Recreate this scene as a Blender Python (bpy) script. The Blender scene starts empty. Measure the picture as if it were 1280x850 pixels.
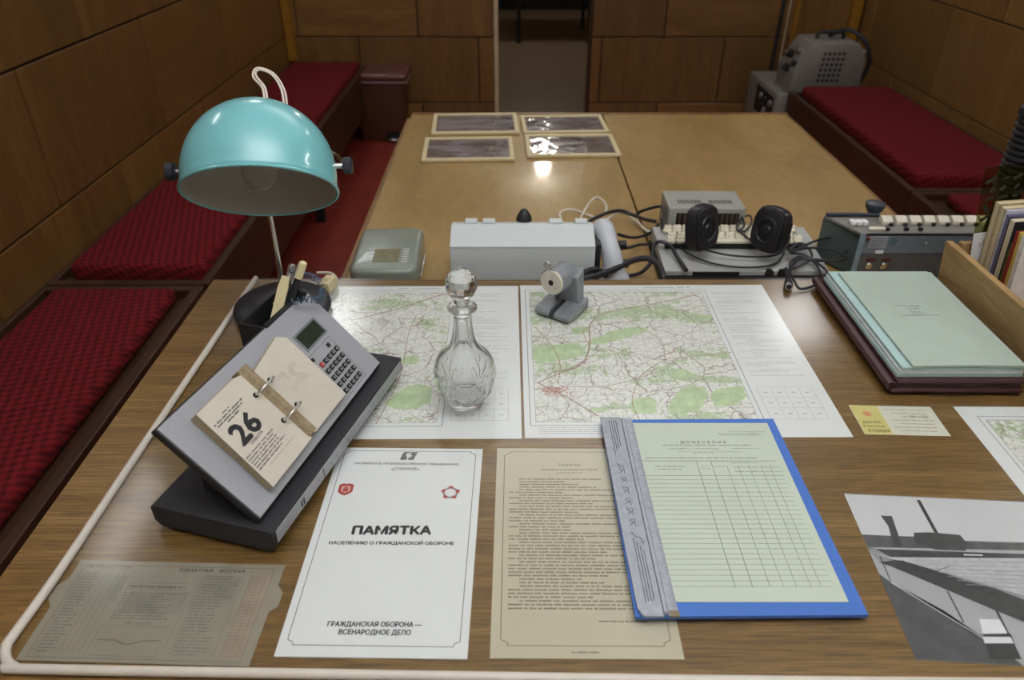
import bpy, bmesh, math, random
from mathutils import Matrix, Vector
R = random.Random(7)
sc = bpy.context.scene
COL = sc.collection
rad = math.radians
PI = math.pi

# ---------------------------------------------------------------- camera, world, lights, exposure
cam = bpy.data.cameras.new('camera')
cam.lens = 26.156
cam.sensor_width = 36.0
cam.clip_start = 0.02
cam.dof.use_dof = True
cam.dof.focus_distance = 1.05
cam.dof.aperture_fstop = 5.6
camo = bpy.data.objects.new('camera', cam)
camo.location = (0, 0, 1.415)
camo.rotation_euler = (rad(90 - 32.61), 0, 0)
COL.objects.link(camo)
sc.camera = camo

world = bpy.data.worlds.new('world')
sc.world = world
world.use_nodes = True
world.node_tree.nodes['Background'].inputs[0].default_value = (0.9, 0.95, 1.0, 1)
world.node_tree.nodes['Background'].inputs[1].default_value = 0.05

def area(name, loc, sx, sy, energy, col=(1, 0.97, 0.92), rot=(0, 0, 0)):
    l = bpy.data.lights.new(name, 'AREA')
    l.shape = 'RECTANGLE'
    l.size = sx
    l.size_y = sy
    l.energy = energy
    l.color = col
    o = bpy.data.objects.new(name, l)
    o.location = loc
    o.rotation_euler = rot
    COL.objects.link(o)
    return o

# added unseen uplights, no fixtures: soft light bounced off the pale ceiling
area('added_uplight_desk', (0.35, 0.25, 2.12), 1.6, 0.7, 55, (0.89, 0.91, 1.0), (PI, 0, 0))
area('added_uplight_table', (0.35, 3.00, 2.12), 1.4, 0.5, 17, (0.92, 0.93, 1.0), (PI, 0, 0))
# small lamps on the side walls and in the far corners
area('wall_lamp_left', (-1.27, 1.75, 1.95), 0.10, 0.45, 1.1, (1.0, 0.97, 0.92), (0, rad(-70), 0))
area('wall_lamp_right', (1.98, 1.75, 1.95), 0.10, 0.45, 3.0, (1.0, 0.97, 0.92), (0, rad(70), 0))
area('corner_lamp_left', (-1.12, 4.05, 2.56), 0.3, 0.5, 5.5, (0.98, 0.98, 1.0))
area('corner_lamp_right', (1.80, 4.05, 2.56), 0.3, 0.5, 4.5, (0.98, 0.98, 1.0))
lp = bpy.data.lights.new('corridor_bulb', 'POINT')
lp.energy = 24
lp.shadow_soft_size = 0.07
lp.color = (1.0, 0.93, 0.82)
lpo = bpy.data.objects.new('corridor_bulb', lp)
lpo.location = (0.30, 7.0, 2.44)
COL.objects.link(lpo)

vs = sc.view_settings
vs.view_transform = 'Standard'
vs.look = 'None'
vs.gamma = 1.0
vs.use_curve_mapping = False
vs.exposure = 0.0

# ---------------------------------------------------------------- helpers: meshes
def T(x=0, y=0, z=0, rx=0, ry=0, rz=0):
    return Matrix.Translation((x, y, z)) @ Matrix.Rotation(rz, 4, 'Z') @ Matrix.Rotation(ry, 4, 'Y') @ Matrix.Rotation(rx, 4, 'X')

def NB():
    return bmesh.new()

def box(bm, x0, x1, y0, y1, z0, z1, bev=0.0, seg=2, m=None):
    r = bmesh.ops.create_cube(bm, size=1.0)
    vs_ = r['verts']
    for v in vs_:
        v.co = Vector(((x0 + x1) / 2 + v.co.x * (x1 - x0), (y0 + y1) / 2 + v.co.y * (y1 - y0), (z0 + z1) / 2 + v.co.z * (z1 - z0)))
    if bev > 0:
        es = list({e for v in vs_ for e in v.link_edges})
        q = bmesh.ops.bevel(bm, geom=es, offset=bev, segments=seg, profile=0.5, affect='EDGES')
        vs_ = list({v for f in q['faces'] for v in f.verts} | {v for v in vs_ if v.is_valid})
    if m is not None:
        bmesh.ops.transform(bm, matrix=m, verts=vs_)
    return bm

def prism(bm, poly, z0, z1, m=None, bev=0.0):
    a = [bm.verts.new((p[0], p[1], z0)) for p in poly]
    b = [bm.verts.new((p[0], p[1], z1)) for p in poly]
    n = len(poly)
    fs = [bm.faces.new(a[::-1]), bm.faces.new(b)]
    for i in range(n):
        fs.append(bm.faces.new((a[i], a[(i + 1) % n], b[(i + 1) % n], b[i])))
    vv = a + b
    if bev > 0:
        es = list({e for f in fs for e in f.edges})
        q = bmesh.ops.bevel(bm, geom=es, offset=bev, segments=2, profile=0.5, affect='EDGES')
        vv = list({v for f in q['faces'] for v in f.verts} | {v for v in vv if v.is_valid})
    if m is not None:
        bmesh.ops.transform(bm, matrix=m, verts=vv)
    return bm

def side_prism(bm, poly_yz, x0, x1, m=None, bev=0.0):
    # polygon in (y, z), extruded along x
    mm = Matrix(((0, 0, 1, 0), (1, 0, 0, 0), (0, 1, 0, 0), (0, 0, 0, 1)))
    return prism(bm, poly_yz, x0, x1, (m @ mm) if m is not None else mm, bev)

def lathe(bm, prof, seg=32, m=None, fn=None, cap0=True, cap1=True):
    rings = []
    for (r, z) in prof:
        ring = []
        for i in range(seg):
            a = 2 * PI * i / seg
            rr = fn(r, z, a) if fn else r
            ring.append(bm.verts.new((rr * math.cos(a), rr * math.sin(a), z)))
        rings.append(ring)
    for k in range(len(rings) - 1):
        for i in range(seg):
            j = (i + 1) % seg
            bm.faces.new((rings[k][i], rings[k][j], rings[k + 1][j], rings[k + 1][i]))
    if cap0:
        bm.faces.new(rings[0][::-1])
    if cap1:
        bm.faces.new(rings[-1])
    if m is not None:
        bmesh.ops.transform(bm, matrix=m, verts=[v for r in rings for v in r])
    return bm

def cyl(bm, r, z0, z1, seg=24, m=None, bev=0.0):
    if bev:
        return lathe(bm, [(r - bev, z0), (r, z0 + bev), (r, z1 - bev), (r - bev, z1)], seg, m)
    return lathe(bm, [(r, z0), (r, z1)], seg, m)

def smooth_pts(pts, n=6, closed=False):
    P_ = [Vector(p) for p in pts]
    out = []
    N = len(P_)
    rng = range(N if closed else N - 1)
    for i in rng:
        if closed:
            a, b, c, d = P_[(i - 1) % N], P_[i], P_[(i + 1) % N], P_[(i + 2) % N]
        else:
            a, b, c, d = P_[max(i - 1, 0)], P_[i], P_[i + 1], P_[min(i + 2, N - 1)]
        for k in range(n):
            t = k / n
            out.append(0.5 * ((2 * b) + (c - a) * t + (2 * a - 5 * b + 4 * c - d) * t * t + (3 * b - a - 3 * c + d) * t ** 3))
    if not closed:
        out.append(P_[-1])
    return out

def tube(bm, pts, r, seg=8, n=6, closed=False, m=None):
    pts = smooth_pts(pts, n, closed) if n > 1 else [Vector(p) for p in pts]
    N = len(pts)
    up = None
    rings = []
    for i in range(N):
        if closed:
            t = (pts[(i + 1) % N] - pts[i - 1]).normalized()
        else:
            t = (pts[min(i + 1, N - 1)] - pts[max(i - 1, 0)]).normalized()
        if up is None:
            up = t.orthogonal().normalized()
        else:
            up = (up - t * up.dot(t))
            up = up.normalized() if up.length > 1e-6 else t.orthogonal().normalized()
        s = t.cross(up)
        rr = r(i / max(N - 1, 1)) if callable(r) else r
        rings.append([bm.verts.new(pts[i] + up * (rr * math.cos(2 * PI * k / seg)) + s * (rr * math.sin(2 * PI * k / seg))) for k in range(seg)])
    for i in range(N if closed else N - 1):
        A, B = rings[i], rings[(i + 1) % N]
        for k in range(seg):
            l = (k + 1) % seg
            bm.faces.new((A[k], A[l], B[l], B[k]))
    if not closed:
        bm.faces.new(rings[0][::-1])
        bm.faces.new(rings[-1])
    if m is not None:
        bmesh.ops.transform(bm, matrix=m, verts=[v for q in rings for v in q])
    return bm

def flat(bm, pts, z):
    f = bm.faces.new([bm.verts.new((p[0], p[1], z)) for p in pts])
    f.normal_update()
    if f.normal.z < 0:
        f.normal_flip()
    if len(pts) > 4:
        bmesh.ops.triangulate(bm, faces=[f], ngon_method='EAR_CLIP')
    return bm

def fline(bm, a, b, w, z):
    a, b = Vector(a[:2]), Vector(b[:2])
    d = (b - a)
    if d.length < 1e-7:
        return bm
    d.normalize()
    n = Vector((-d.y, d.x)) * (w / 2)
    return flat(bm, (a - n, b - n, b + n, a + n), z)

def fpoly(bm, pts, w, z, closed=False):
    n = len(pts)
    for i in range(n if closed else n - 1):
        fline(bm, pts[i], pts[(i + 1) % n], w, z)
    return bm

def frect(bm, x0, x1, y0, y1, z):
    return flat(bm, ((x0, y0), (x1, y0), (x1, y1), (x0, y1)), z)

def mk(name, bm, mat, parent=None, smooth=False, m=None):
    bmesh.ops.recalc_face_normals(bm, faces=bm.faces)
    me = bpy.data.meshes.new(name)
    bm.to_mesh(me)
    bm.free()
    if smooth:
        me.shade_smooth()
        me.set_sharp_from_angle(angle=rad(38))
    me.materials.append(mat)
    o = bpy.data.objects.new(name, me)
    COL.objects.link(o)
    if parent is not None:
        o.parent = parent
    if m is not None:
        o.matrix_local = m
    return o

def flatmk(name, bm, mat, parent):
    me = bpy.data.meshes.new(name)
    bm.to_mesh(me)
    bm.free()
    me.materials.append(mat)
    o = bpy.data.objects.new(name, me)
    COL.objects.link(o)
    o.parent = parent
    return o

def tag(o, label, cat, group=None):
    o['label'] = label
    o['category'] = cat
    if group:
        o['group'] = group
    return o

def thing(name, label, cat, loc=(0, 0, 0), rz=0.0, group=None):
    o = bpy.data.objects.new(name, None)
    o.empty_display_size = 0.02
    COL.objects.link(o)
    o.location = loc
    o.rotation_euler = (0, 0, rz)
    return tag(o, label, cat, group)

def struct(name, bm, mat, smooth=False):
    o = mk(name, bm, mat, None, smooth)
    o['kind'] = 'structure'
    return o

def again(src, parent, loc=None, m=None):
    c = src.copy()
    COL.objects.link(c)
    c.parent = parent
    if m is not None:
        c.matrix_local = m
    elif loc is not None:
        c.location = loc
    return c

# ---------------------------------------------------------------- helpers: materials
def lin(v):
    v /= 255.0
    return v / 12.92 if v <= 0.04045 else ((v + 0.055) / 1.055) ** 2.4

def C(r, g, b, k=1.0):
    return (min(lin(r) * k, 1), min(lin(g) * k, 1), min(lin(b) * k, 1), 1)

def base_mat(name):
    m = bpy.data.materials.new(name)
    m.use_nodes = True
    nt = m.node_tree
    b = nt.nodes['Principled BSDF']
    return m, nt, b

def setup(nt, coord='Object', scale=(1, 1, 1), rot=(0, 0, 0)):
    tc = nt.nodes.new('ShaderNodeTexCoord')
    mp = nt.nodes.new('ShaderNodeMapping')
    mp.inputs['Scale'].default_value = scale
    mp.inputs['Rotation'].default_value = rot
    nt.links.new(tc.outputs[coord], mp.inputs['Vector'])
    return mp.outputs['Vector']

def noise(nt, vec, scale, detail=3, rough=0.5, dist=0.0):
    n = nt.nodes.new('ShaderNodeTexNoise')
    n.inputs['Scale'].default_value = scale
    n.inputs['Detail'].default_value = detail
    n.inputs['Roughness'].default_value = rough
    n.inputs['Distortion'].default_value = dist
    if vec is not None:
        nt.links.new(vec, n.inputs['Vector'])
    return n.outputs['Fac']

def ramp(nt, fac, stops):
    r = nt.nodes.new('ShaderNodeValToRGB')
    e = r.color_ramp.elements
    while len(e) < len(stops):
        e.new(0.5)
    for i, (p, c) in enumerate(stops):
        e[i].position = p
        e[i].color = c if len(c) == 4 else (*c, 1)
    nt.links.new(fac, r.inputs['Fac'])
    return r.outputs['Color']

def mixc(nt, fac, a, b, mode='MIX'):
    n = nt.nodes.new('ShaderNodeMix')
    n.data_type = 'RGBA'
    n.blend_type = mode
    for sock, v in ((n.inputs[0], fac), (n.inputs[6], a), (n.inputs[7], b)):
        if isinstance(v, (int, float)):
            sock.default_value = v
        elif isinstance(v, tuple):
            sock.default_value = v
        else:
            nt.links.new(v, sock)
    return n.outputs[2]

def math_(nt, op, a, b=None, c=None):
    n = nt.nodes.new('ShaderNodeMath')
    n.operation = op
    for i, v in enumerate((a, b, c)):
        if v is None:
            continue
        if isinstance(v, (int, float)):
            n.inputs[i].default_value = v
        else:
            nt.links.new(v, n.inputs[i])
    return n.outputs[0]

def bump(nt, b, h, strength, dist=0.001):
    n = nt.nodes.new('ShaderNodeBump')
    n.inputs['Strength'].default_value = strength
    n.inputs['Distance'].default_value = dist
    nt.links.new(h, n.inputs['Height'])
    nt.links.new(n.outputs['Normal'], b.inputs['Normal'])

def plain(name, col, rough=0.5, metal=0.0, var=0.12, scale=40, bmp=0.0, coat=0.0, spec=0.5):
    m, nt, b = base_mat(name)
    v = setup(nt)
    f = noise(nt, v, scale, 4, 0.6)
    dark = tuple(c * (1 - var) for c in col[:3]) + (1,)
    lite = tuple(min(c * (1 + var), 1) for c in col[:3]) + (1,)
    nt.links.new(ramp(nt, f, [(0.3, dark), (0.7, lite)]), b.inputs['Base Color'])
    b.inputs['Roughness'].default_value = rough
    b.inputs['Metallic'].default_value = metal
    b.inputs['Coat Weight'].default_value = coat
    b.inputs['Specular IOR Level'].default_value = spec
    if bmp:
        bump(nt, b, noise(nt, v, scale * 4, 2), bmp, 0.0005)
    return m

def wood(name, c0, c1, c2, stretch, scale=1.0, rough=0.4, coat=0.0, rnd=0.0, coord='Object', line=0.35, spec=0.5, fine=1.0):
    # stretch: mapping scale; small along the grain, large across it
    m, nt, b = base_mat(name)
    v = setup(nt, coord, stretch)
    if rnd:
        oi = nt.nodes.new('ShaderNodeObjectInfo')
        add = nt.nodes.new('ShaderNodeVectorMath')
        add.operation = 'ADD'
        mul = nt.nodes.new('ShaderNodeVectorMath')
        mul.operation = 'SCALE'
        mul.inputs[0].default_value = (13.7, 29.3, 7.9)
        nt.links.new(oi.outputs['Random'], mul.inputs['Scale'])
        nt.links.new(v, add.inputs[0])
        nt.links.new(mul.outputs[0], add.inputs[1])
        v = add.outputs[0]
    f1 = noise(nt, v, 3.0 * scale, 5, 0.6, 0.6)
    f2 = noise(nt, v, 22.0 * scale * fine, 4, 0.7, 0.2)
    base = ramp(nt, f1, [(0.25, c0), (0.5, c1), (0.78, c2)])
    streak = ramp(nt, f2, [(0.41, (1 - line, 1 - line, 1 - line, 1)), (0.58, (1, 1, 1, 1))])
    col = mixc(nt, 1.0, base, streak, 'MULTIPLY')
    if rnd:
        tint = ramp(nt, oi.outputs['Random'], [(0.0, (1 - rnd, 1 - rnd, 1 - rnd * 0.9, 1)), (0.5, (1, 0.97, 0.92, 1)), (1.0, (1 + rnd, 1 + rnd * 0.9, 1 + rnd * 0.7, 1))])
        col = mixc(nt, 1.0, col, tint, 'MULTIPLY')
    nt.links.new(col, b.inputs['Base Color'])
    b.inputs['Roughness'].default_value = rough
    b.inputs['Coat Weight'].default_value = coat
    b.inputs['Coat Roughness'].default_value = 0.07
    b.inputs['Specular IOR Level'].default_value = spec
    bump(nt, b, f2, 0.08, 0.0006)
    return m

def clear(name, tint=(1, 1, 1, 1), share=0.5, ior=1.5, rough=0.0):
    # solid clear glass: refracting body, part of the light goes straight through
    m, nt, b = base_mat(name)
    nt.nodes.remove(b)
    out = nt.nodes['Material Output']
    g = nt.nodes.new('ShaderNodeBsdfGlass')
    g.inputs['IOR'].default_value = ior
    g.inputs['Roughness'].default_value = rough
    g.inputs['Color'].default_value = tint
    t = nt.nodes.new('ShaderNodeBsdfTransparent')
    t.inputs['Color'].default_value = tint
    mx = nt.nodes.new('ShaderNodeMixShader')
    mx.inputs[0].default_value = share
    nt.links.new(t.outputs[0], mx.inputs[1])
    nt.links.new(g.outputs[0], mx.inputs[2])
    nt.links.new(mx.outputs[0], out.inputs['Surface'])
    return m

def sheet_glass(name, tint, rough=0.02, ior=1.45, bumpy=0.0, bscale=30):
    # thin flat pane: fresnel mirror over a straight-through pane
    m, nt, b = base_mat(name)
    nt.nodes.remove(b)
    out = nt.nodes['Material Output']
    g = nt.nodes.new('ShaderNodeBsdfGlossy')
    g.inputs['Roughness'].default_value = rough
    t = nt.nodes.new('ShaderNodeBsdfTransparent')
    t.inputs['Color'].default_value = tint
    lw = nt.nodes.new('ShaderNodeLayerWeight')
    lw.inputs['Blend'].default_value = 0.5
    f0 = ((ior - 1) / (ior + 1)) ** 2
    fr = math_(nt, 'MULTIPLY_ADD', math_(nt, 'POWER', lw.outputs['Facing'], 5.0), 1 - f0, f0)
    mx = nt.nodes.new('ShaderNodeMixShader')
    nt.links.new(fr, mx.inputs[0])
    nt.links.new(t.outputs[0], mx.inputs[1])
    nt.links.new(g.outputs[0], mx.inputs[2])
    nt.links.new(mx.outputs[0], out.inputs['Surface'])
    if bumpy:
        v = setup(nt)
        bn = nt.nodes.new('ShaderNodeBump')
        bn.inputs['Strength'].default_value = bumpy
        bn.inputs['Distance'].default_value = 0.01
        nt.links.new(noise(nt, v, bscale, 2), bn.inputs['Height'])
        nt.links.new(bn.outputs[0], g.inputs['Normal'])
        nt.links.new(bn.outputs[0], lw.inputs['Normal'])
    return m

def cushion_mat(name, c0, c1):
    m, nt, b = base_mat(name)
    v = setup(nt, 'Object', (1, 1, 1), (0, 0, rad(28)))
    sx = nt.nodes.new('ShaderNodeSeparateXYZ')
    nt.links.new(v, sx.inputs[0])
    k = 2 * PI / 0.030
    a = math_(nt, 'SINE', math_(nt, 'MULTIPLY', sx.outputs['X'], k))
    c = math_(nt, 'SINE', math_(nt, 'MULTIPLY', math_(nt, 'ADD', sx.outputs['Y'], sx.outputs['Z']), k))
    p = math_(nt, 'ADD', math_(nt, 'MULTIPLY', math_(nt, 'MULTIPLY', a, c), 0.5), 0.5)
    n = noise(nt, v, 180, 3)
    f = math_(nt, 'ADD', math_(nt, 'MULTIPLY', p, 0.55), math_(nt, 'MULTIPLY', n, 0.45))
    nt.links.new(ramp(nt, f, [(0.2, c0), (0.75, c1)]), b.inputs['Base Color'])
    b.inputs['Roughness'].default_value = 0.95
    b.inputs['Specular IOR Level'].default_value = 0.2
    bump(nt, b, p, 0.6, 0.003)
    return m

def map_mat(name, seed=0.0):
    m, nt, b = base_mat(name)
    v0 = setup(nt, 'Object', (1, 1, 1))
    add = nt.nodes.new('ShaderNodeVectorMath')
    add.operation = 'ADD'
    add.inputs[1].default_value = (seed, seed * 0.7, 0)
    nt.links.new(v0, add.inputs[0])
    v = add.outputs[0]
    mp = nt.nodes.new('ShaderNodeMapping')
    mp.inputs['Rotation'].default_value = (0, 0, rad(-22))
    mp.inputs['Scale'].default_value = (0.55, 1.5, 1)
    nt.links.new(v, mp.inputs['Vector'])
    g1 = noise(nt, mp.outputs[0], 11, 5, 0.62, 0.4)
    g2 = noise(nt, v, 90, 3, 0.6)
    gg = math_(nt, 'ADD', g1, math_(nt, 'MULTIPLY', math_(nt, 'SUBTRACT', g2, 0.5), 0.35))
    paper = C(234, 234, 228)
    col = mixc(nt, ramp(nt, gg, [(0.535, (0, 0, 0, 1)), (0.575, (1, 1, 1, 1))]), paper, C(192, 210, 170))
    # contour and track network
    dv = nt.nodes.new('ShaderNodeTexNoise')
    dv.inputs['Scale'].default_value = 35
    dv.inputs['Detail'].default_value = 3
    nt.links.new(v, dv.inputs['Vector'])
    ad = nt.nodes.new('ShaderNodeVectorMath')
    ad.operation = 'MULTIPLY_ADD'
    ad.inputs[1].default_value = (0.03, 0.03, 0)
    nt.links.new(dv.outputs['Color'], ad.inputs[0])
    nt.links.new(v, ad.inputs[2])
    def net(scale, w, colr, amt, colin):
        vo = nt.nodes.new('ShaderNodeTexVoronoi')
        vo.feature = 'DISTANCE_TO_EDGE'
        vo.inputs['Scale'].default_value = scale
        nt.links.new(ad.outputs[0], vo.inputs['Vector'])
        return mixc(nt, ramp(nt, vo.outputs['Distance'], [(0.0, (amt, amt, amt, 1)), (w, (0, 0, 0, 1))]), colin, colr)
    fine = noise(nt, v, 420, 2, 0.7)
    col = mixc(nt, ramp(nt, fine, [(0.52, (0, 0, 0, 1)), (0.68, (0.45, 0.45, 0.45, 1))]), col, C(160, 154, 144))
    col = net(85, 0.07, C(140, 138, 134), 0.42, col)
    col = net(38, 0.03, C(130, 108, 104), 0.5, col)
    col = net(14, 0.016, C(130, 84, 76), 0.75, col)
    nt.links.new(col, b.inputs['Base Color'])
    b.inputs['Roughness'].default_value = 0.75
    return m

def picture_mat(name, seed):
    m, nt, b = base_mat(name)
    v = setup(nt, 'Object', (1.2, 4.0, 1))
    add = nt.nodes.new('ShaderNodeVectorMath')
    add.operation = 'ADD'
    add.inputs[1].default_value = (seed * 3.1, seed * 1.7, seed)
    nt.links.new(v, add.inputs[0])
    f = noise(nt, add.outputs[0], 6, 6, 0.65, 0.8)
    nt.links.new(ramp(nt, f, [(0.3, C(70, 58, 52)), (0.46, C(118, 105, 98)), (0.56, C(158, 152, 156)), (0.75, C(196, 198, 212))]), b.inputs['Base Color'])
    b.inputs['Roughness'].default_value = 0.6
    return m

m_desk = wood('desk_veneer', C(116, 86, 44, 1.1), C(134, 102, 55, 1.1), C(158, 126, 76, 1.1), (0.35, 16, 16), 1.0, 0.38, 0.1, line=0.55, fine=2.0)
m_desk_edge = wood('desk_edge_band', C(120, 92, 58), C(150, 118, 80), C(170, 140, 100), (0.6, 9, 9), 1.0, 0.5)
m_table = wood('table_veneer', C(138, 111, 62, 1.15), C(152, 125, 74, 1.15), C(164, 138, 86, 1.15), (2.2, 0.9, 2), 1.0, 0.42, 0.25, line=0.10)
m_table_edge = wood('table_edge_wood', C(120, 84, 44), C(140, 100, 56), C(156, 116, 66), (2, 0.6, 2), 1.0, 0.4)
m_panel_v = wood('wall_panel_wood', C(106, 74, 36), C(122, 88, 46), C(138, 102, 56), (5, 5, 0.8), 0.8, 0.42, 0.1, rnd=0.22, line=0.16)
m_panel_h = wood('wall_panel_wood_across', C(112, 80, 40), C(128, 94, 50), C(146, 112, 64), (0.8, 0.8, 5), 0.8, 0.42, 0.1, rnd=0.22, line=0.16)
m_panel_r = wood('wall_panel_wood_right', C(120, 88, 48), C(134, 101, 57), C(150, 115, 67), (5, 5, 0.8), 0.8, 0.42, 0.1, rnd=0.2, line=0.16)
m_joint = plain('dark_panel_joint', C(38, 26, 16), 0.8)
m_joint_r = plain('pale_panel_joint', C(120, 110, 98), 0.7)
m_bench = wood('bench_dark_wood', C(56, 34, 20), C(66, 42, 26), C(78, 50, 30), (2, 0.5, 3), 1.0, 0.45, 0.1, line=0.2)
m_cushion = cushion_mat('red_waffle_cloth', C(64, 12, 14), C(124, 28, 32))
m_floor = plain('red_linoleum', C(128, 46, 34), 0.5, 0, 0.15, 6)
m_corr = plain('corridor_linoleum', C(120, 102, 84), 0.45, 0, 0.1, 3)
m_ceiling = plain('ceiling_paint', C(232, 230, 224), 0.9, 0, 0.04, 4)
m_plaster = plain('corridor_wall_paint', C(120, 92, 62), 0.8, 0, 0.08, 4)
m_cream_trim = plain('cream_trim', C(200, 184, 150), 0.5)
m_yellow = plain('ochre_trim', C(150, 106, 24), 0.5)
m_black = plain('black_plastic', C(34, 35, 38), 0.42, 0, 0.1)
m_blackm = plain('matt_black_plastic', C(40, 41, 45), 0.6, 0, 0.12, 60, 0.1)
m_rubber = plain('black_rubber', C(30, 30, 33), 0.5)
m_steel = plain('steel', C(190, 190, 188), 0.28, 1.0, 0.08)
m_chrome = plain('chrome', C(215, 215, 212), 0.12, 1.0, 0.03)
m_dark = plain('dark_recess', C(16, 14, 13), 0.7)
m_white_paper = plain('white_paper', C(228, 230, 229), 0.8, 0, 0.02, 20)
m_beige_paper = plain('beige_paper', C(198, 190, 166), 0.85, 0, 0.04, 12)
m_green_paper = plain('pale_green_paper', C(190, 202, 184), 0.85, 0, 0.03, 12)
m_ink = plain('black_ink', C(40, 40, 42), 0.8, 0, 0.1)
m_ink_soft = plain('grey_ink', C(112, 108, 104), 0.8, 0, 0.2)
m_ink_brown = plain('brown_ink', C(112, 96, 80), 0.85, 0, 0.2)
m_ink_green = plain('grey_green_ink', C(140, 150, 134), 0.85, 0, 0.15)
m_red = plain('red_ink', C(176, 62, 56), 0.8, 0, 0.15)

# ================================================================ the room
XL, XR, YB, YF, ZC = -1.34, 2.05, 4.70, -1.30, 2.62
GT = 0.770          # top of the glass sheet on the desk
DT = 0.764          # desk top
TT = 0.700          # far table top

struct('floor', box(NB(), XL - 0.12, XR + 0.12, YF - 0.1, YB + 0.02, -0.05, 0.0), m_floor)
struct('ceiling', box(NB(), XL - 0.12, XR + 0.12, YF - 0.1, YB + 0.1, ZC, ZC + 0.05), m_ceiling)
wl = struct('wall_left', box(NB(), XL - 0.12, XL - 0.012, YF - 0.1, YB + 0.1, 0, ZC), m_joint)
wr = struct('wall_right', box(NB(), XR + 0.012, XR + 0.12, YF - 0.1, YB + 0.1, 0, ZC), m_joint_r)
wf = struct('wall_front', box(NB(), XL - 0.01, XR + 0.01, YF - 0.1, YF, 0, ZC), m_ceiling)
DX0, DX1, DH = -0.095, 0.468, 2.02
b = NB()
box(b, XL - 0.01, DX0, YB + 0.012, YB + 0.12, 0, ZC)
box(b, DX1, XR + 0.01, YB + 0.012, YB + 0.12, 0, ZC)
box(b, DX0, DX1, YB + 0.012, YB + 0.12, DH, ZC)
wb = struct('wall_back', b, m_joint)

def panel(parent, mat, x0, x1, y0, y1, z0, z1):
    b = NB()
    hx, hy, hz = (x1 - x0) / 2, (y1 - y0) / 2, (z1 - z0) / 2
    box(b, -hx, hx, -hy, hy, -hz, hz, 0.0015, 1)
    o = mk('panel', b, mat, parent)
    o.location = ((x0 + x1) / 2, (y0 + y1) / 2, (z0 + z1) / 2)

g = 0.004
def row_y(parent, mat_of, x0, x1, seams, lo, hi, z0, z1):
    ys = [lo] + [s for s in seams if lo + 0.05 < s < hi - 0.05] + [hi]
    for i in range(len(ys) - 1):
        panel(parent, mat_of(i), x0, x1, ys[i] + g, ys[i + 1] - g, z0 + g, z1 - g)

def row_x(parent, mat_of, seams, lo, hi, z0, z1):
    xs = [lo] + [s for s in seams if lo + 0.02 < s < hi - 0.02] + [hi]
    for i in range(len(xs) - 1):
        panel(parent, mat_of(i), xs[i] + g, xs[i + 1] - g, YB, YB + 0.012, z0 + g, z1 - g)

zl = [0.0, 0.165, 0.555, 0.95, 1.345, 1.74, 2.135, 2.60]
A_ = [2.08 + 0.795 * k for k in range(-5, 5)]
B_ = [2.47 + 0.795 * k for k in range(-5, 5)]
for k in range(7):
    row_y(wl, lambda i, k=k: m_panel_h if (i * 3 + k * 5) % 7 == 0 else m_panel_v, XL - 0.012, XL, A_ if k % 2 == 0 else B_, YF, YB, zl[k], zl[k + 1])
zb = [0.0, 0.163, 0.548, 0.94, 1.34, 1.74, 2.135, 2.60]
for k in range(7):
    sl = [-0.917, -0.200] if k % 2 == 1 else [-1.27, -0.558]
    sr = [0.538, 1.268] if k % 2 == 1 else [0.905, 1.63]
    ml = (lambda i: m_panel_v) if k % 2 == 1 else (lambda i: (m_panel_h, m_panel_h, m_panel_v)[i % 3])
    mr = (lambda i: m_panel_v) if k % 2 == 1 else (lambda i: (m_panel_v, m_panel_h, m_panel_v)[i % 3])
    hi = DX0 - 0.012
    row_x(wb, ml, sl, XL, hi, zb[k], zb[k + 1])
    row_x(wb, mr, sr, DX1 + 0.006, XR, zb[k] , zb[k + 1])
row_x(wb, lambda i: m_panel_v, [], DX0, DX1, DH, 2.60)
zr = [0.0, 0.06, 0.455, 0.855, 1.255, 1.655, 2.055, 2.60]
A_ = [3.74 + 0.8 * k for k in range(-6, 2)]
B_ = [3.34 + 0.8 * k for k in range(-6, 2)]
for k in range(7):
    row_y(wr, lambda i: m_panel_r, XR, XR + 0.012, A_ if k % 2 == 0 else B_, YF, YB, zr[k], zr[k + 1])

# trims: cream door edge, ochre corner strips, cables' strip
struct('trim_1', box(NB(), DX0 - 0.012, DX0 + 0.012, YB - 0.012, YB + 0.12, 0, DH + 0.02, 0.002), m_cream_trim)
struct('trim_2', box(NB(), DX1 - 0.006, DX1 + 0.005, YB - 0.004, YB + 0.12, 0, DH + 0.02, 0.002), m_bench)
struct('trim_3', box(NB(), XL + 0.004, XL + 0.050, YB - 0.05, YB - 0.002, 0.42, ZC - 0.02, 0.004), m_yellow)
struct('trim_4', box(NB(), XR - 0.075, XR - 0.02, YB - 0.045, YB - 0.002, 0.30, ZC - 0.02, 0.004), m_yellow)
struct('trim_5', box(NB(), 1.655, 1.675, YB - 0.018, YB - 0.001, 0.30, ZC - 0.02, 0.003), m_yellow)

# corridor behind the doorway
struct('floor_corridor', box(NB(), -1.6, 2.4, YB + 0.02, 9.4, -0.05, 0.0), m_corr)
struct('ceiling_corridor', box(NB(), -1.6, 2.4, YB + 0.12, 9.4, ZC, ZC + 0.05), m_ceiling)
struct('wall_corridor', box(NB(), -1.6, 2.4, 9.30, 9.4, 0, ZC), m_plaster)
struct('wall_corridor_left', box(NB(), -1.7, -1.6, YB + 0.12, 9.4, 0, ZC), m_plaster)
struct('wall_corridor_right', box(NB(), 2.4, 2.5, YB + 0.12, 9.4, 0, ZC), m_plaster)
struct('baseboard_corridor', box(NB(), -1.6, 2.4, 9.275, 9.30, 0, 0.12, 0.003), m_dark)

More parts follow.
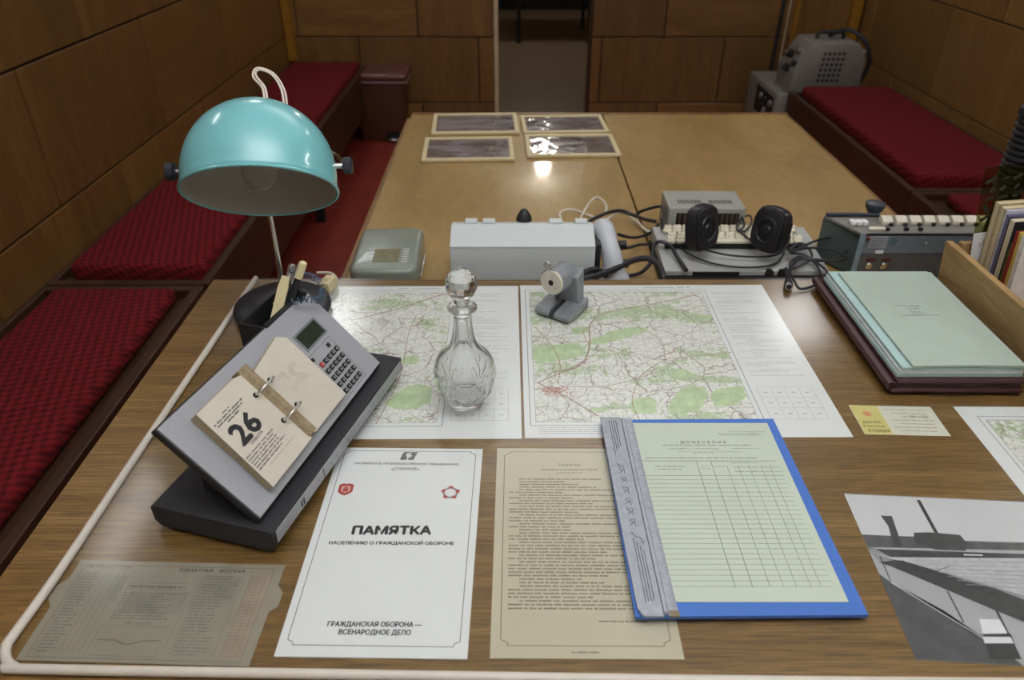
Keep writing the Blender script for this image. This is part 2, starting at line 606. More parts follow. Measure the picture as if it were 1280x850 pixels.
# corridor table: dark steel legs seen through the doorway
t = thing('steel_table', 'table with thin black steel legs beyond the doorway', 'table', (0.39, 7.75, 0))
for sx in (-1, 1):
    for sy in (-1, 1):
        b = NB()
        cyl(b, 0.016, 0, 0.72, 12, T(sx * 0.325, sy * 0.35, 0))
        cyl(b, 0.021, 0, 0.02, 12, T(sx * 0.325, sy * 0.35, 0))
        mk('leg', b, m_black, t, True)
mk('table_top', box(NB(), -0.40, 0.40, -0.42, 0.42, 0.72, 0.745, 0.004), m_bench, t)
for sy in (-1, 1):
    mk('apron', box(NB(), -0.325, 0.325, sy * 0.35 - 0.012, sy * 0.35 + 0.012, 0.66, 0.715), m_black, t)


# corridor lamp: glass ball on a short stem
t = thing('globe_lamp', 'small globe ceiling lamp in the room beyond the doorway', 'lamp', (0.30, 7.0, ZC))
mk('ceiling_rose', lathe(NB(), [(0.06, -0.02), (0.06, 0.0)], 24), m_cream_trim, t, True)
mk('stem', cyl(NB(), 0.008, -0.10, -0.02, 10), m_steel, t, True)

# ---------------------------------------------------------------- benches along the walls
def bench(label, x_wall, x_front, y0, y1, ztop, cx0, cx1, cy0, cy1, zc, group, foot_end):
    s = 1 if x_front > x_wall else -1
    t = thing('wall_bench', label, 'bench', ((x_wall + x_front) / 2, (y0 + y1) / 2, 0), 0, group)
    ox, oy = (x_wall + x_front) / 2, (y0 + y1) / 2
    lo, hi = min(x_wall, x_front) - ox, max(x_wall, x_front) - ox
    fx0, fx1 = (hi - 0.028, hi) if s > 0 else (lo, lo + 0.028)
    mk('front_board', box(NB(), fx0, fx1, y0 - oy, y1 - oy, 0.17, ztop, 0.003), m_bench, t)
    rx0, rx1 = (lo, lo + 0.02) if s > 0 else (hi - 0.02, hi)
    mk('back_board', box(NB(), rx0, rx1, y0 - oy, y1 - oy, 0.17, ztop - 0.002, 0.002), m_bench, t)
    ix0, ix1 = (rx1, fx0) if s > 0 else (fx1, rx0)
    for ye in (y0 - oy, y1 - oy - 0.028):
        mk('end_board', box(NB(), ix0, ix1, ye, ye + 0.028, 0.17, ztop - 0.001, 0.002), m_bench, t)
    mk('seat_board', box(NB(), ix0, ix1, y0 - oy + 0.028, y1 - oy - 0.028, ztop - 0.045, ztop - 0.025), m_bench, t)
    for ye in (y0 + 0.12, (y0 + y1) / 2, y1 - 0.12):
        for xe in (fx0 if s > 0 else fx1 - 0.03, rx0 if s < 0 else rx0):
            mk('leg', box(NB(), min(xe, hi - 0.045), min(xe, hi - 0.045) + 0.04, ye - oy - 0.02, ye - oy + 0.02, 0, 0.17, 0.003), m_black, t)
    b = NB()
    box(b, cx0 - ox, cx1 - ox, cy0 - oy, cy1 - oy, ztop - 0.025, zc, 0.016, 3)
    mk('cushion', b, m_cushion, t, True)
    return t

bench('red cushioned wall bench beside the desk, nearest at the left', XL + 0.004, -0.876, -0.70, 1.868, 0.405, -1.275, -0.935, -0.6, 1.825, 0.424, 'benches along the walls', 0)
bench('long red cushioned bench along the left wall behind the blue lamp', XL + 0.004, -0.868, 1.876, 4.62, 0.405, -1.285, -0.893, 1.925, 4.56, 0.440, 'benches along the walls', 0)
bench('red cushioned bench along the right wall in front of the radio', XR - 0.004, 1.462, 2.60, 4.02, 0.405, 1.515, 1.965, 2.66, 3.985, 0.440, 'benches along the walls', 0)
bench('red cushioned bench at the right, mostly hidden behind the book box', XR - 0.004, 1.462, -0.60, 2.592, 0.405, 1.56, 1.965, -0.5, 2.53, 0.424, 'benches along the walls', 0)

# ---------------------------------------------------------------- the far table
t = thing('meeting_table', 'long pale varnished table with a lengthwise seam behind the desk', 'table', (0.29, 1.90, 0))
ox, oy = 0.29, 1.90
TX0, TX1, TY0, TY1, TS = -0.352, 0.935, 1.262, 2.55, 0.306
mk('table_leaf', box(NB(), TX0 + 0.012 - ox, TS - 0.0022 - ox, TY0 - oy, TY1 - 0.016 - oy, 0.672, TT, 0.0012, 1), m_table, t)
mk('table_leaf', box(NB(), TS + 0.0022 - ox, TX1 - 0.008 - ox, TY0 - oy, TY1 - 0.016 - oy, 0.672, TT, 0.0012, 1), m_table, t)
mk('edge_strip', box(NB(), TX0 - ox, TX0 + 0.0115 - ox, TY0 - oy, TY1 - 0.05 - oy, 0.664, TT - 0.001, 0.002), m_table_edge, t)
mk('edge_strip', box(NB(), TX1 - 0.0075 - ox, TX1 - ox, TY0 - oy, TY1 - 0.016 - oy, 0.664, TT, 0.002), m_table_edge, t)
mk('edge_strip', box(NB(), TX0 + 0.012 - ox, TX1 - ox, TY1 - 0.0155 - oy, TY1 - oy, 0.664, TT + 0.003, 0.002), m_table_edge, t)
mk('under_frame', box(NB(), TX0 + 0.08 - ox, TX1 - 0.08 - ox, TY0 + 0.08 - oy, TY1 - 0.08 - oy, 0.60, 0.671), m_bench, t)
for sx in (TX0 + 0.09, TX1 - 0.15):
    for sy in (TY0 + 0.09, TY1 - 0.15):
        mk('leg', box(NB(), sx - ox, sx + 0.06 - ox, sy - oy, sy + 0.06 - oy, 0, 0.60, 0.004), m_bench, t)

# ---------------------------------------------------------------- the desk
t = thing('desk', 'brown wood grain desk covered by a framed clear sheet', 'desk', (0.35, 0.75, 0))
ox, oy = 0.35, 0.75
DX_0, DX_1, DY_0, DY_1 = -0.556, 1.25, 0.30, 1.226
mk('desk_top', box(NB(), DX_0 - ox, DX_1 - ox, DY_0 - oy, DY_1 - 0.0025 - oy, DT - 0.032, DT, 0.0015, 1), m_desk, t)
mk('back_edge', box(NB(), DX_0 - ox, DX_1 - ox, DY_1 - 0.002 - oy, DY_1 - oy, DT - 0.032, DT), m_desk_edge, t)
for sx in (DX_0 + 0.03, DX_1 - 0.43):
    p = mk('pedestal', box(NB(), sx - ox, sx + 0.40 - ox, DY_0 + 0.05 - oy, DY_1 - 0.06 - oy, 0.03, DT - 0.033, 0.003), m_desk, t)
    for k in range(3):
        z0 = 0.06 + k * 0.22
        d = mk('drawer', box(NB(), sx + 0.012 - ox, sx + 0.388 - ox, DY_0 + 0.032 - oy, DY_0 + 0.05 - oy, z0, z0 + 0.21, 0.003), m_desk, p)
mk('modesty_panel', box(NB(), DX_0 + 0.43 - ox, DX_1 - 0.43 - ox, DY_1 - 0.10 - oy, DY_1 - 0.08 - oy, 0.2, DT - 0.033), m_desk, t)

# clear sheet with a cream tube edging on the desk
t = thing('clear_desk_cover', 'clear plastic sheet with a cream tube rim covering the desk papers', 'desk cover', (0.0, 0.8, DT))
m_pane = sheet_glass('clear_sheet', (0.97, 0.98, 0.972, 1), 0.16, 1.42)
GX1 = 1.18
poly = []
cxr, cyr, rr = -0.462, 0.460, 0.030
y_r = 0.4085
poly.append((GX1, y_r))
for k in range(7):
    a = -PI / 2 - k * (PI / 2) / 6
    poly.append((cxr + rr * math.cos(a), cyr + rr * math.sin(a)))
poly += [(-0.474, 1.222), (GX1, 1.222)]
lp_ = [(p[0], p[1] - 0.8) for p in poly]
b = NB()
prism(b, lp_, GT - DT - 0.0022, GT - DT)
mk('pane', b, m_pane, t)
path = [(-0.474, 1.222 - 0.8, 0.0052), (-0.478, 1.1 - 0.8, 0.0052), (-0.4865, 0.75 - 0.8, 0.0052), (-0.4905, 0.55 - 0.8, 0.0052)]
for k in range(7):
    a = PI + k * (PI / 2) / 6
    path.append((cxr - 0.002 + (rr + 0.002) * math.cos(a), cyr - 0.8 + (rr + 0.002) * math.sin(a), 0.0052))
path += [(-0.2, 0.423 - 0.8, 0.0052), (0.3, 0.415 - 0.8, 0.0052), (GX1, y_r - 0.8, 0.0052)]
m_rim = plain('cream_tube', C(206, 200, 186), 0.35, 0, 0.05)
mk('rim', tube(NB(), path, 0.0050, 10, 5), m_rim, t, True)

# ================================================================ paper on the desk, under the clear sheet
FONT = None
def text_mesh(s, bold=0.0):
    cu = bpy.data.curves.new('lettering', 'FONT')
    cu.body = s
    cu.resolution_u = 2
    cu.fill_mode = 'FRONT'
    o = bpy.data.objects.new('lettering', cu)
    COL.objects.link(o)
    dg = bpy.context.evaluated_depsgraph_get()
    me = bpy.data.meshes.new_from_object(o.evaluated_get(dg))
    bpy.data.objects.remove(o)
    bpy.data.curves.remove(cu)
    return me

def text(parent, s, a, b_, h, mat, z, bold=0.0, name='lettering', m=None, flip=False):
    # baseline runs from a to b_ (local xy of the parent), cap height h
    me = text_mesh(s, bold)
    xs = [v.co.x for v in me.vertices]
    ys = [v.co.y for v in me.vertices]
    x0, x1, y0, y1 = min(xs), max(xs), 0.0, max(ys)
    d = Vector((b_[0] - a[0], b_[1] - a[1]))
    L = d.length
    d.normalize()
    n = Vector((-d.y, d.x))
    for v in me.vertices:
        u = (v.co.x - x0) / (x1 - x0) * L
        u = L - u if flip else u
        w = (v.co.y - y0) / (y1 - y0) * h
        p = Vector(a[:2]) + d * u + n * w
        v.co = (p.x, p.y, z)
    if bold:
        k = bold * h
        bb = bmesh.new()
        bb.from_mesh(me)
        g0 = bb.verts[:] + bb.edges[:] + bb.faces[:]
        for q, (sx_, sy_) in enumerate(((-1, 0), (1, 0), (0, 1), (0, -1))):
            dd = bmesh.ops.duplicate(bb, geom=g0)
            bmesh.ops.translate(bb, vec=(d.x * sx_ * k + n.x * sy_ * k, d.y * sx_ * k + n.y * sy_ * k, 0.000002 * (q + 1)), verts=[v for v in dd['geom'] if isinstance(v, bmesh.types.BMVert)])
        bb.to_mesh(me)
        bb.free()
    me.materials.append(mat)
    o = bpy.data.objects.new(name, me)
    COL.objects.link(o)
    o.parent = parent
    if m is not None:
        o.matrix_local = m
    return o

def words(bm, x0, x1, y, h, z, rnd, fill=1.0, ch=None, indent=0.0, d=(1, 0), o=(0, 0)):
    # a line of small type: letter-sized marks with word gaps
    ch = ch or h * 0.72
    x = x0 + indent
    end = x0 + (x1 - x0) * fill
    while x < end - ch:
        n = rnd.randint(2, 9)
        for _ in range(n):
            if x > end - ch:
                break
            hh = h * rnd.uniform(0.75, 1.05)
            q = [(x, y), (x + ch * 0.74, y), (x + ch * 0.74, y + hh), (x, y + hh)]
            flat(bm, q, z)
            x += ch
        x += ch * 0.9

class Sheet:
    def __init__(s, name, label, cat, tl, tr, br, bl, mat, thick=0.0003, z=DT, outline=None):
        tl, tr, br, bl = [Vector(p) for p in (tl, tr, br, bl)]
        e = ((br - bl) + (tr - tl)) / 2
        f = ((tl - bl) + (tr - br)) / 2
        s.ang = math.atan2(e.y, e.x)
        s.w, s.h = e.length, f.length
        cen = (tl + tr + br + bl) / 4
        ux = Vector((math.cos(s.ang), math.sin(s.ang)))
        uy = Vector((-ux.y, ux.x))
        o = cen - ux * s.w / 2 - uy * s.h / 2
        s.o, s.ux, s.uy = o, ux, uy
        s.z = thick
        s.t = thing(name, label, cat, (o.x, o.y, z + 0.0001), s.ang)
        s.rnd = random.Random(len(label))
        b = NB()
        if outline:
            prism(b, outline(s.w, s.h), 0, thick)
        else:
            box(b, 0, s.w, 0, s.h, 0, thick)
        s.paper = mk('paper', b, mat, s.t)
    def L(s, p):
        d = Vector(p[:2]) - s.o
        return (d.dot(s.ux), d.dot(s.uy))
    def text(s, st, a, b_, h, mat, bold=0.0, dz=0.00012):
        return text(s.t, st, s.L(a), s.L(b_), h, mat, s.z + dz, bold)

def frame_cut(bm, x0, x1, y0, y1, c, w, z):
    fpoly(bm, [(x0 + c, y0), (x1 - c, y0), (x1 - c, y0 + c * 0.5), (x1, y0 + c), (x1, y1 - c), (x1 - c, y1 - c * 0.5), (x1 - c, y1), (x0 + c, y1), (x0 + c, y1 - c * 0.5), (x0, y1 - c), (x0, y0 + c), (x0 + c, y0 + c * 0.5)], w, z, True)

# ---- maps
m_map1 = map_mat('printed_map', 0.0)
m_map2 = map_mat('printed_map_side', 4.3)
m_road = plain('road_print', C(160, 116, 100), 0.8)
m_legend = plain('pale_map_ink', C(172, 172, 170), 0.8, 0, 0.1)
m_town = plain('town_print', C(196, 132, 108), 0.8)
m_forest = plain('forest_print', C(188, 208, 164), 0.8, 0, 0.15, 60)
def map_sheet(label, tl, tr, br, bl, px0, px1, py0, py1, mat, full=True):
    s = Sheet('map_sheet', label, 'map', tl, tr, br, bl, m_white_paper)
    w, h, z = s.w, s.h, s.z
    flatmk('map_print', frect(NB(), px0, px1, py0, py1, z + 0.0001), mat, s.t)
    b = NB()
    for d, lw in ((0.0, 0.0006), (0.0075, 0.0011)):
        fpoly(b, [(px0 - d, py0 - d), (px1 + d, py0 - d), (px1 + d, py1 + d), (px0 - d, py1 + d)], lw, z + 0.00014, True)
    n = 12
    for k in range(n):
        x = px0 + (px1 - px0) * k / n
        fline(b, (x, py0), (x, py1), 0.0003, z + 0.00014)
        y = py0 + (py1 - py0) * k / n
        fline(b, (px0, y), (px1, y), 0.0003, z + 0.00014)
    flatmk('map_frame', b, plain('map_frame_ink', C(140, 142, 144), 0.8, 0, 0.1), s.t)
    b = NB()
    rn = random.Random(5)
    lx0, lx1 = px1 + 0.018, w - 0.018
    y = py1 - 0.005
    while y > py0 + 0.10 and lx1 - lx0 > 0.03:
        words(b, lx0, lx1, y, 0.0016, z + 0.0001, rn, rn.choice((0.5, 0.8, 1.0)), indent=rn.choice((0, 0, 0.02)))
        y -= rn.choice((0.0048, 0.0048, 0.0048, 0.011))
    if lx1 - lx0 > 0.03:
        for k in range(5):
            x = lx0 + (lx1 - lx0) * k / 4
            fline(b, (x, py0 + 0.005), (x, py0 + 0.08), 0.0005, z + 0.0001)
        for k in range(4):
            yy = py0 + 0.005 + 0.025 * k
            fline(b, (lx0, yy), (lx1, yy), 0.0005, z + 0.0001)
            for q in range(4):
                xx = lx0 + (lx1 - lx0) * (q + 0.35) / 4
                if k < 3:
                    frect(b, xx, xx + 0.006, yy + 0.011, yy + 0.013, z + 0.0001)
    words(b, px0 + (px1 - px0) * 0.68, px0 + (px1 - px0) * 0.95, py1 + 0.014, 0.004, z + 0.0001, rn, 1, 0.006)
    for k in range(4):
        words(b, px0 + 0.004, px0 + 0.11, py0 - 0.013 - k * 0.0042, 0.0016, z + 0.0001, rn, 1)
        words(b, px0 + 0.15, px0 + 0.22, py0 - 0.013 - k * 0.0042, 0.0016, z + 0.0001, rn, 0.7)
    flatmk('legend_print', b, m_legend, s.t)
    return s

s = map_sheet('topographic map sheet beneath the grey pencil sharpener', (0.0161, 1.2007), (0.4600, 1.2069), (0.4585, 0.7723), (0.0162, 0.7740), 0.016, 0.326, 0.034, 0.405, m_map1)
b = NB()
def road(pts, w, dz=0.00016):
    q = [Vector((*s.L(p), 0)) for p in pts]
    fpoly(b, [v[:2] for v in smooth_pts(q, 5)], w, s.z + dz)
road([(0.0381, 0.8989), (0.0728, 0.9237), (0.1074, 0.9472), (0.1243, 0.9993), (0.1315, 1.0658), (0.1654, 1.1055), (0.2381, 1.1303), (0.3328, 1.1677)], 0.0019)
road([(0.0381, 0.8989), (0.0587, 0.8808), (0.0864, 0.8557), (0.1208, 0.8188)], 0.0018)
road([(0.0374, 1.0581), (0.0641, 0.9993), (0.0741, 0.9472), (0.0677, 0.8948)], 0.0012)
road([(0.1929, 0.9153), (0.2365, 0.9582), (0.2756, 0.9672), (0.3479, 0.9808)], 0.0012)
road([(0.0710, 0.8908), (0.1420, 0.8908), (0.2320, 0.9321)], 0.0010)
road([(0.2382, 0.9538), (0.2412, 1.0160), (0.2129, 1.0530), (0.1912, 1.0920)], 0.0010)
road([(0.1243, 0.9993), (0.1193, 1.0479), (0.1584, 1.0658), (0.2166, 1.0788)], 0.0010)
road([(0.1929, 0.9153), (0.1728, 0.8557), (0.1776, 0.8099)], 0.0010)
flatmk('road_print', b, m_road, s.t)
b = NB()
rn = random.Random(3)
for k in range(170):
    c = s.L((0.0633, 0.8789))
    x, y = c[0] + rn.gauss(0, 0.012), c[1] + rn.gauss(0, 0.006)
    x = max(x, 0.017)
    q = rn.uniform(0.0012, 0.003)
    frect(b, x, x + q, y, y + q * 0.7, s.z + 0.00015)
flatmk('town_print', b, m_town, s.t)
b = NB()
def forest(pts, seed):
    rr_ = random.Random(seed)
    q = [Vector((*s.L(p), 0)) for p in pts]
    q = smooth_pts(q, 6, True)
    c = sum((v for v in q), Vector()) / len(q)
    flat(b, [(c + (v - c) * rr_.uniform(0.86, 1.08))[:2] for v in q], s.z + 0.00012)
forest([(0.0357, 0.9900), (0.1032, 1.0088), (0.1184, 0.9900), (0.0936, 0.9627), (0.0620, 0.9538), (0.0346, 0.9494)], 1)
forest([(0.1271, 1.0160), (0.1724, 1.0479), (0.2136, 1.0581), (0.2190, 1.0404), (0.1754, 1.0184), (0.1307, 0.9993)], 2)
forest([(0.2229, 0.8463), (0.2612, 0.8948), (0.2864, 0.8750), (0.2667, 0.8370), (0.2293, 0.8188)], 3)
forest([(0.2932, 0.8789), (0.3373, 0.8908), (0.3385, 0.8595), (0.3016, 0.8407), (0.2881, 0.8463)], 4)
forest([(0.2418, 0.9321), (0.2686, 0.9321), (0.2668, 0.9111), (0.2428, 0.9111)], 5)
forest([(0.1728, 0.8557), (0.2028, 0.8633), (0.2028, 0.8278), (0.1690, 0.8278)], 6)
forest([(0.0998, 1.0530), (0.1268, 1.0581), (0.1293, 1.0404), (0.1025, 1.0355)], 7)
flatmk('forest_print', b, m_forest, s.t)

s = map_sheet('topographic map sheet lying under the glass decanter', (-0.4282, 1.1977), (0.0146, 1.2007), (0.0097, 0.7707), (-0.4336, 0.7690), 0.016, 0.326, 0.034, 0.405, m_map2)
b = NB()
road([(-0.2708, 1.0788), (-0.1946, 1.1192), (-0.1424, 1.1560), (-0.1209, 1.1736)], 0.0022)
road([(-0.1874, 0.8012), (-0.1688, 0.9153), (-0.1700, 1.0281), (-0.1639, 1.0920)], 0.0010)
road([(-0.1628, 0.9153), (-0.1347, 0.9364), (-0.1240, 0.9808)], 0.0010)
flatmk('road_print', b, m_road, s.t)
b = NB()
forest([(-0.1829, 0.8463), (-0.1539, 0.8908), (-0.1207, 0.8908), (-0.1152, 0.8557), (-0.1414, 0.8333)], 8)
forest([(-0.1748, 0.9627), (-0.1508, 0.9717), (-0.1439, 0.9538), (-0.1627, 0.9451)], 9)
flatmk('forest_print', b, m_forest, s.t)
tl, bl_ = (0.6271, 0.8407), (0.6251, 0.6625)
map_sheet('topographic map sheet at the right edge beside the yellow card', (0.627, 0.841), (1.067, 0.838), (1.066, 0.408), (0.626, 0.411), 0.030, 0.34, 0.04, 0.400, map_mat('printed_map_edge', 9.1))

# ---- white booklet
s = Sheet('booklet', 'white civil defence booklet with a bold printed title', 'booklet', (-0.2252, 0.7512), (-0.0401, 0.7496), (-0.0419, 0.4404), (-0.2338, 0.4447), m_white_paper, 0.0012)
b = NB()
frame_cut(b, 0.0085, s.w - 0.0085, 0.013, s.h - 0.006, 0.006, 0.0007, s.z + 0.0001)
flatmk('printed_border', b, m_ink, s.t)
s.text('ПАМЯТКА', (-0.1842, 0.6008), (-0.0939, 0.6008), 0.0122, m_ink, 0.085)
s.text('НАСЕЛЕНИЮ О ГРАЖДАНСКОЙ ОБОРОНЕ', (-0.2078, 0.5858), (-0.0662, 0.5847), 0.0058, m_ink, 0.05)
s.text('ЛАТВИЙСКОЕ ПРОИЗВОДСТВЕННОЕ ОБЪЕДИНЕНИЕ', (-0.2026, 0.7193), (-0.0688, 0.7170), 0.0050, m_ink_soft, 0.03)
s.text('«СТРАУМЕ»', (-0.1537, 0.7081), (-0.1181, 0.7081), 0.0050, m_ink_soft, 0.03)
s.text('ГРАЖДАНСКАЯ ОБОРОНА —', (-0.1870, 0.4781), (-0.0914, 0.4772), 0.0058, m_ink, 0.05)
s.text('ВСЕНАРОДНОЕ ДЕЛО', (-0.1739, 0.4688), (-0.1017, 0.4679), 0.0058, m_ink, 0.05)
# striped mark over the border
b = NB()
x0, y0 = s.L((-0.1450, 0.7277))
for k in range(7):
    yy = y0 + k * 0.0022
    lean = k * 0.0004
    cut = [(0.0, 0.008, 0.0105, 0.018), (0.0, 0.0085, 0.0095, 0.018), (0.0, 0.0075, 0.0115, 0.018), (0.0, 0.006, 0.0130, 0.018), (0.0, 0.0045, 0.012, 0.0185), (0.0, 0.0055, 0.0095, 0.0185), (0.001, 0.009, 0.0105, 0.019)][k]
    frect(b, x0 + lean + cut[0], x0 + lean + cut[1], yy, yy + 0.0016, s.z + 0.00022)
    frect(b, x0 + lean + cut[2], x0 + lean + cut[3], yy, yy + 0.0016, s.z + 0.00022)
flatmk('striped_mark', b, m_ink, s.t)
# red shield
cx, cy = s.L((-0.2052, 0.6736))
b = NB()
sh = [(-0.009, 0.008), (-0.004, 0.0105), (0.0, 0.0095), (0.004, 0.0105), (0.009, 0.008), (0.009, -0.004), (0.005, -0.008), (0.0, -0.0105), (-0.005, -0.008), (-0.009, -0.004)]
flat(b, [(cx + p[0], cy + p[1]) for p in sh], s.z + 0.0001)
shield = flatmk('shield_emblem', b, m_red, s.t)
b = NB()
flat(b, [(cx + p[0] * 0.62, cy + p[1] * 0.62) for p in sh], s.z + 0.00015)
flatmk('shield_field', b, plain('pale_pink_ink', C(216, 170, 160), 0.8), s.t)
b = NB()
frect(b, cx - 0.003, cx + 0.003, cy - 0.004, cy + 0.001, s.z + 0.0002)
flat(b, [(cx - 0.0035, cy + 0.0015), (cx + 0.0035, cy + 0.0015), (cx, cy + 0.005)], s.z + 0.0002)
flatmk('shield_device', b, m_red, s.t)
# wreath with stars
cx, cy = s.L((-0.0756, 0.6680))
b = NB()
for k in range(40):
    a0, a1 = 2 * PI * k / 40, 2 * PI * (k + 0.8) / 40
    flat(b, [(cx + 0.0070 * math.cos(a0), cy + 0.0070 * math.sin(a0)), (cx + 0.0095 * math.cos(a0), cy + 0.0095 * math.sin(a0)), (cx + 0.0095 * math.cos(a1), cy + 0.0095 * math.sin(a1)), (cx + 0.0070 * math.cos(a1), cy + 0.0070 * math.sin(a1))], s.z + 0.0001)
flatmk('wreath_emblem', b, m_ink_soft, s.t)
b = NB()
for k in range(5):
    a = PI / 2 + 2 * PI * k / 5
    px_, py_ = cx + 0.0092 * math.cos(a), cy + 0.0092 * math.sin(a)
    for j in range(5):
        q = a + 2 * PI * j / 5
        flat(b, [(px_ + 0.0044 * math.cos(q), py_ + 0.0044 * math.sin(q)), (px_ + 0.0016 * math.cos(q + 0.7), py_ + 0.0016 * math.sin(q + 0.7)), (px_, py_), (px_ + 0.0016 * math.cos(q - 0.7), py_ + 0.0016 * math.sin(q - 0.7))], s.z + 0.00016 + j * 0.000002)
flatmk('star_emblem', b, m_red, s.t)

# ---- beige typed sheet
s = Sheet('typed_sheet', 'aged beige typewritten sheet half under the blue folder', 'paper sheet', (-0.0201, 0.7512), (0.168, 0.7505), (0.1692, 0.4412), (-0.0210, 0.4429), m_beige_paper)
b = NB()
frame_cut(b, 0.010, s.w - 0.010, 0.014, s.h - 0.007, 0.007, 0.0008, s.z + 0.0001)
flatmk('printed_border', b, m_ink_brown, s.t)
s.text('П а м я т к а', (0.0605, 0.7170), (0.0872, 0.7170), 0.0042, m_ink, 0.01)
s.text('населению по гражданской обороне', (0.0377, 0.7088), (0.1090, 0.7088), 0.0034, m_ink_brown, 0.01)
s.text('(С О К Р А Щ Е Н О)', (0.0567, 0.7022), (0.0891, 0.7022), 0.0034, m_ink_brown)
b = NB()
y = s.L((-0.0030, 0.6920))[1]
x0 = s.L((-0.0030, 0.6920))[0]
k = 0
while y > s.L((-0.0025, 0.4963))[1]:
    last = s.rnd.random() < 0.3
    words(b, x0, s.w - 0.022, y, 0.0021, s.z + 0.0001, s.rnd, s.rnd.uniform(0.3, 0.8) if last else 1.0, 0.0019, indent=0.012 if k == 0 else 0)
    k = 0 if last else 1
    y -= 0.0047
words(b, 0.11, 0.16, s.L((0.0489, 0.4838))[1], 0.002, s.z + 0.0001, s.rnd)
words(b, 0.08, 0.107, 0.006, 0.0018, s.z + 0.0001, s.rnd)
flatmk('typed_text', b, m_ink_brown, s.t)

# ---- translucent slide-rule chart, bottom left
m_chart = plain('grey_chart_card', C(150, 142, 126), 0.55, 0, 0.10, 25)
def chart_outline(w, h):
    return [(0, 0), (w, 0), (w, h * 0.50), (w + 0.008, h * 0.56), (w + 0.008, h * 0.70), (w, h * 0.78), (w, h), (0, h), (0, h * 0.80), (-0.008, h * 0.72), (-0.008, h * 0.58), (0, h * 0.5)]
s = Sheet('slide_chart', 'grey printed calculating chart in the front left corner of the desk', 'chart', (-0.4822, 0.5645), (-0.2516, 0.5556), (-0.2511, 0.4344), (-0.4772, 0.4395), m_chart, 0.0008, DT, chart_outline)
W_, H_ = s.w, s.h
b = NB()
fpoly(b, [(0.008, 0.004), (W_ - 0.010, 0.004), (W_ - 0.010, H_ - 0.006), (0.008, H_ - 0.006)], 0.0006, s.z + 0.0001, True)
fpoly(b, [(W_ * 0.30, H_ * 0.70), (W_ * 0.57, H_ * 0.70), (W_ * 0.57, H_ * 0.77), (W_ * 0.30, H_ * 0.77)], 0.0006, s.z + 0.0001, True)
fpoly(b, [(W_ * p[0], H_ * p[1]) for p in ((0.30, 0.20), (0.38, 0.20), (0.42, 0.165), (0.46, 0.17), (0.50, 0.20), (0.57, 0.205))], 0.0012, s.z + 0.0001)
fpoly(b, [(W_ * 0.28, H_ * 0.06), (W_ * 0.58, H_ * 0.06), (W_ * 0.58, H_ * 0.33), (W_ * 0.28, H_ * 0.33)], 0.0004, s.z + 0.0001, True)
for cx in (0.035, 0.055, 0.16, 0.19, 0.22, 0.25, 0.61, 0.64, 0.83, 0.86, 0.90, 0.93):
    fline(b, (W_ * cx, H_ * 0.08), (W_ * cx, H_ * 0.9), 0.0004, s.z + 0.0001)
for k in range(26):
    yy = H_ * (0.08 + 0.8 * k / 26)
    for (a_, e_) in ((0.06, 0.155), (0.65, 0.82)):
        words(b, W_ * a_, W_ * e_, yy, 0.0016, s.z + 0.0001, s.rnd, s.rnd.uniform(0.6, 1), 0.0016)
    fline(b, (W_ * 0.86, yy), (W_ * 0.93, yy), 0.0004, s.z + 0.0001)
    fline(b, (W_ * 0.035, yy), (W_ * 0.055, yy), 0.0004, s.z + 0.0001)
for k in range(10):
    words(b, W_ * 0.30, W_ * 0.58, H_ * (0.40 + 0.028 * k), 0.0016, s.z + 0.0001, s.rnd, s.rnd.uniform(0.6, 1), 0.0016)
flatmk('chart_print', b, plain('chart_ink', C(112, 106, 96), 0.8, 0, 0.15), s.t)
b = NB()
for r_ in ((0.62, 0.82, 0.52, 0.86), (0.10, 0.28, 0.56, 0.84), (0.33, 0.60, 0.46, 0.68)):
    frect(b, W_ * r_[0], W_ * r_[1], H_ * r_[2], H_ * r_[3], s.z + 0.00006)
flatmk('tint_block', b, plain('chart_grey_tint', C(140, 135, 121), 0.6), s.t)
b = NB()
frect(b, W_ * 0.86, W_ * 0.955, H_ * 0.06, H_ * 0.88, s.z + 0.00006)
flatmk('tint_block', b, plain('chart_rose_tint', C(156, 140, 122), 0.6), s.t)
text(s.t, 'СВЕТОВОЕ ИЗЛУЧЕНИЕ', (W_ * 0.05, H_ * 0.915), (W_ * 0.27, H_ * 0.915), 0.0042, m_ink_brown, s.z + 0.0001, 0.01)
text(s.t, 'УДАРНАЯ   ВОЛНА', (W_ * 0.50, H_ * 0.90), (W_ * 0.82, H_ * 0.90), 0.0042, m_ink, s.z + 0.0001, 0.01)
text(s.t, 'РАСЧЕТНАЯ ЛИНЕЙКА ГО', (W_ * 0.31, H_ * 0.715), (W_ * 0.56, H_ * 0.715), 0.0042, m_ink, s.z + 0.0001, 0.012)
text(s.t, 'МЕСТНОСТЬ', (W_ * 0.38, H_ * 0.345), (W_ * 0.50, H_ * 0.345), 0.0036, m_ink_brown, s.z + 0.0001)

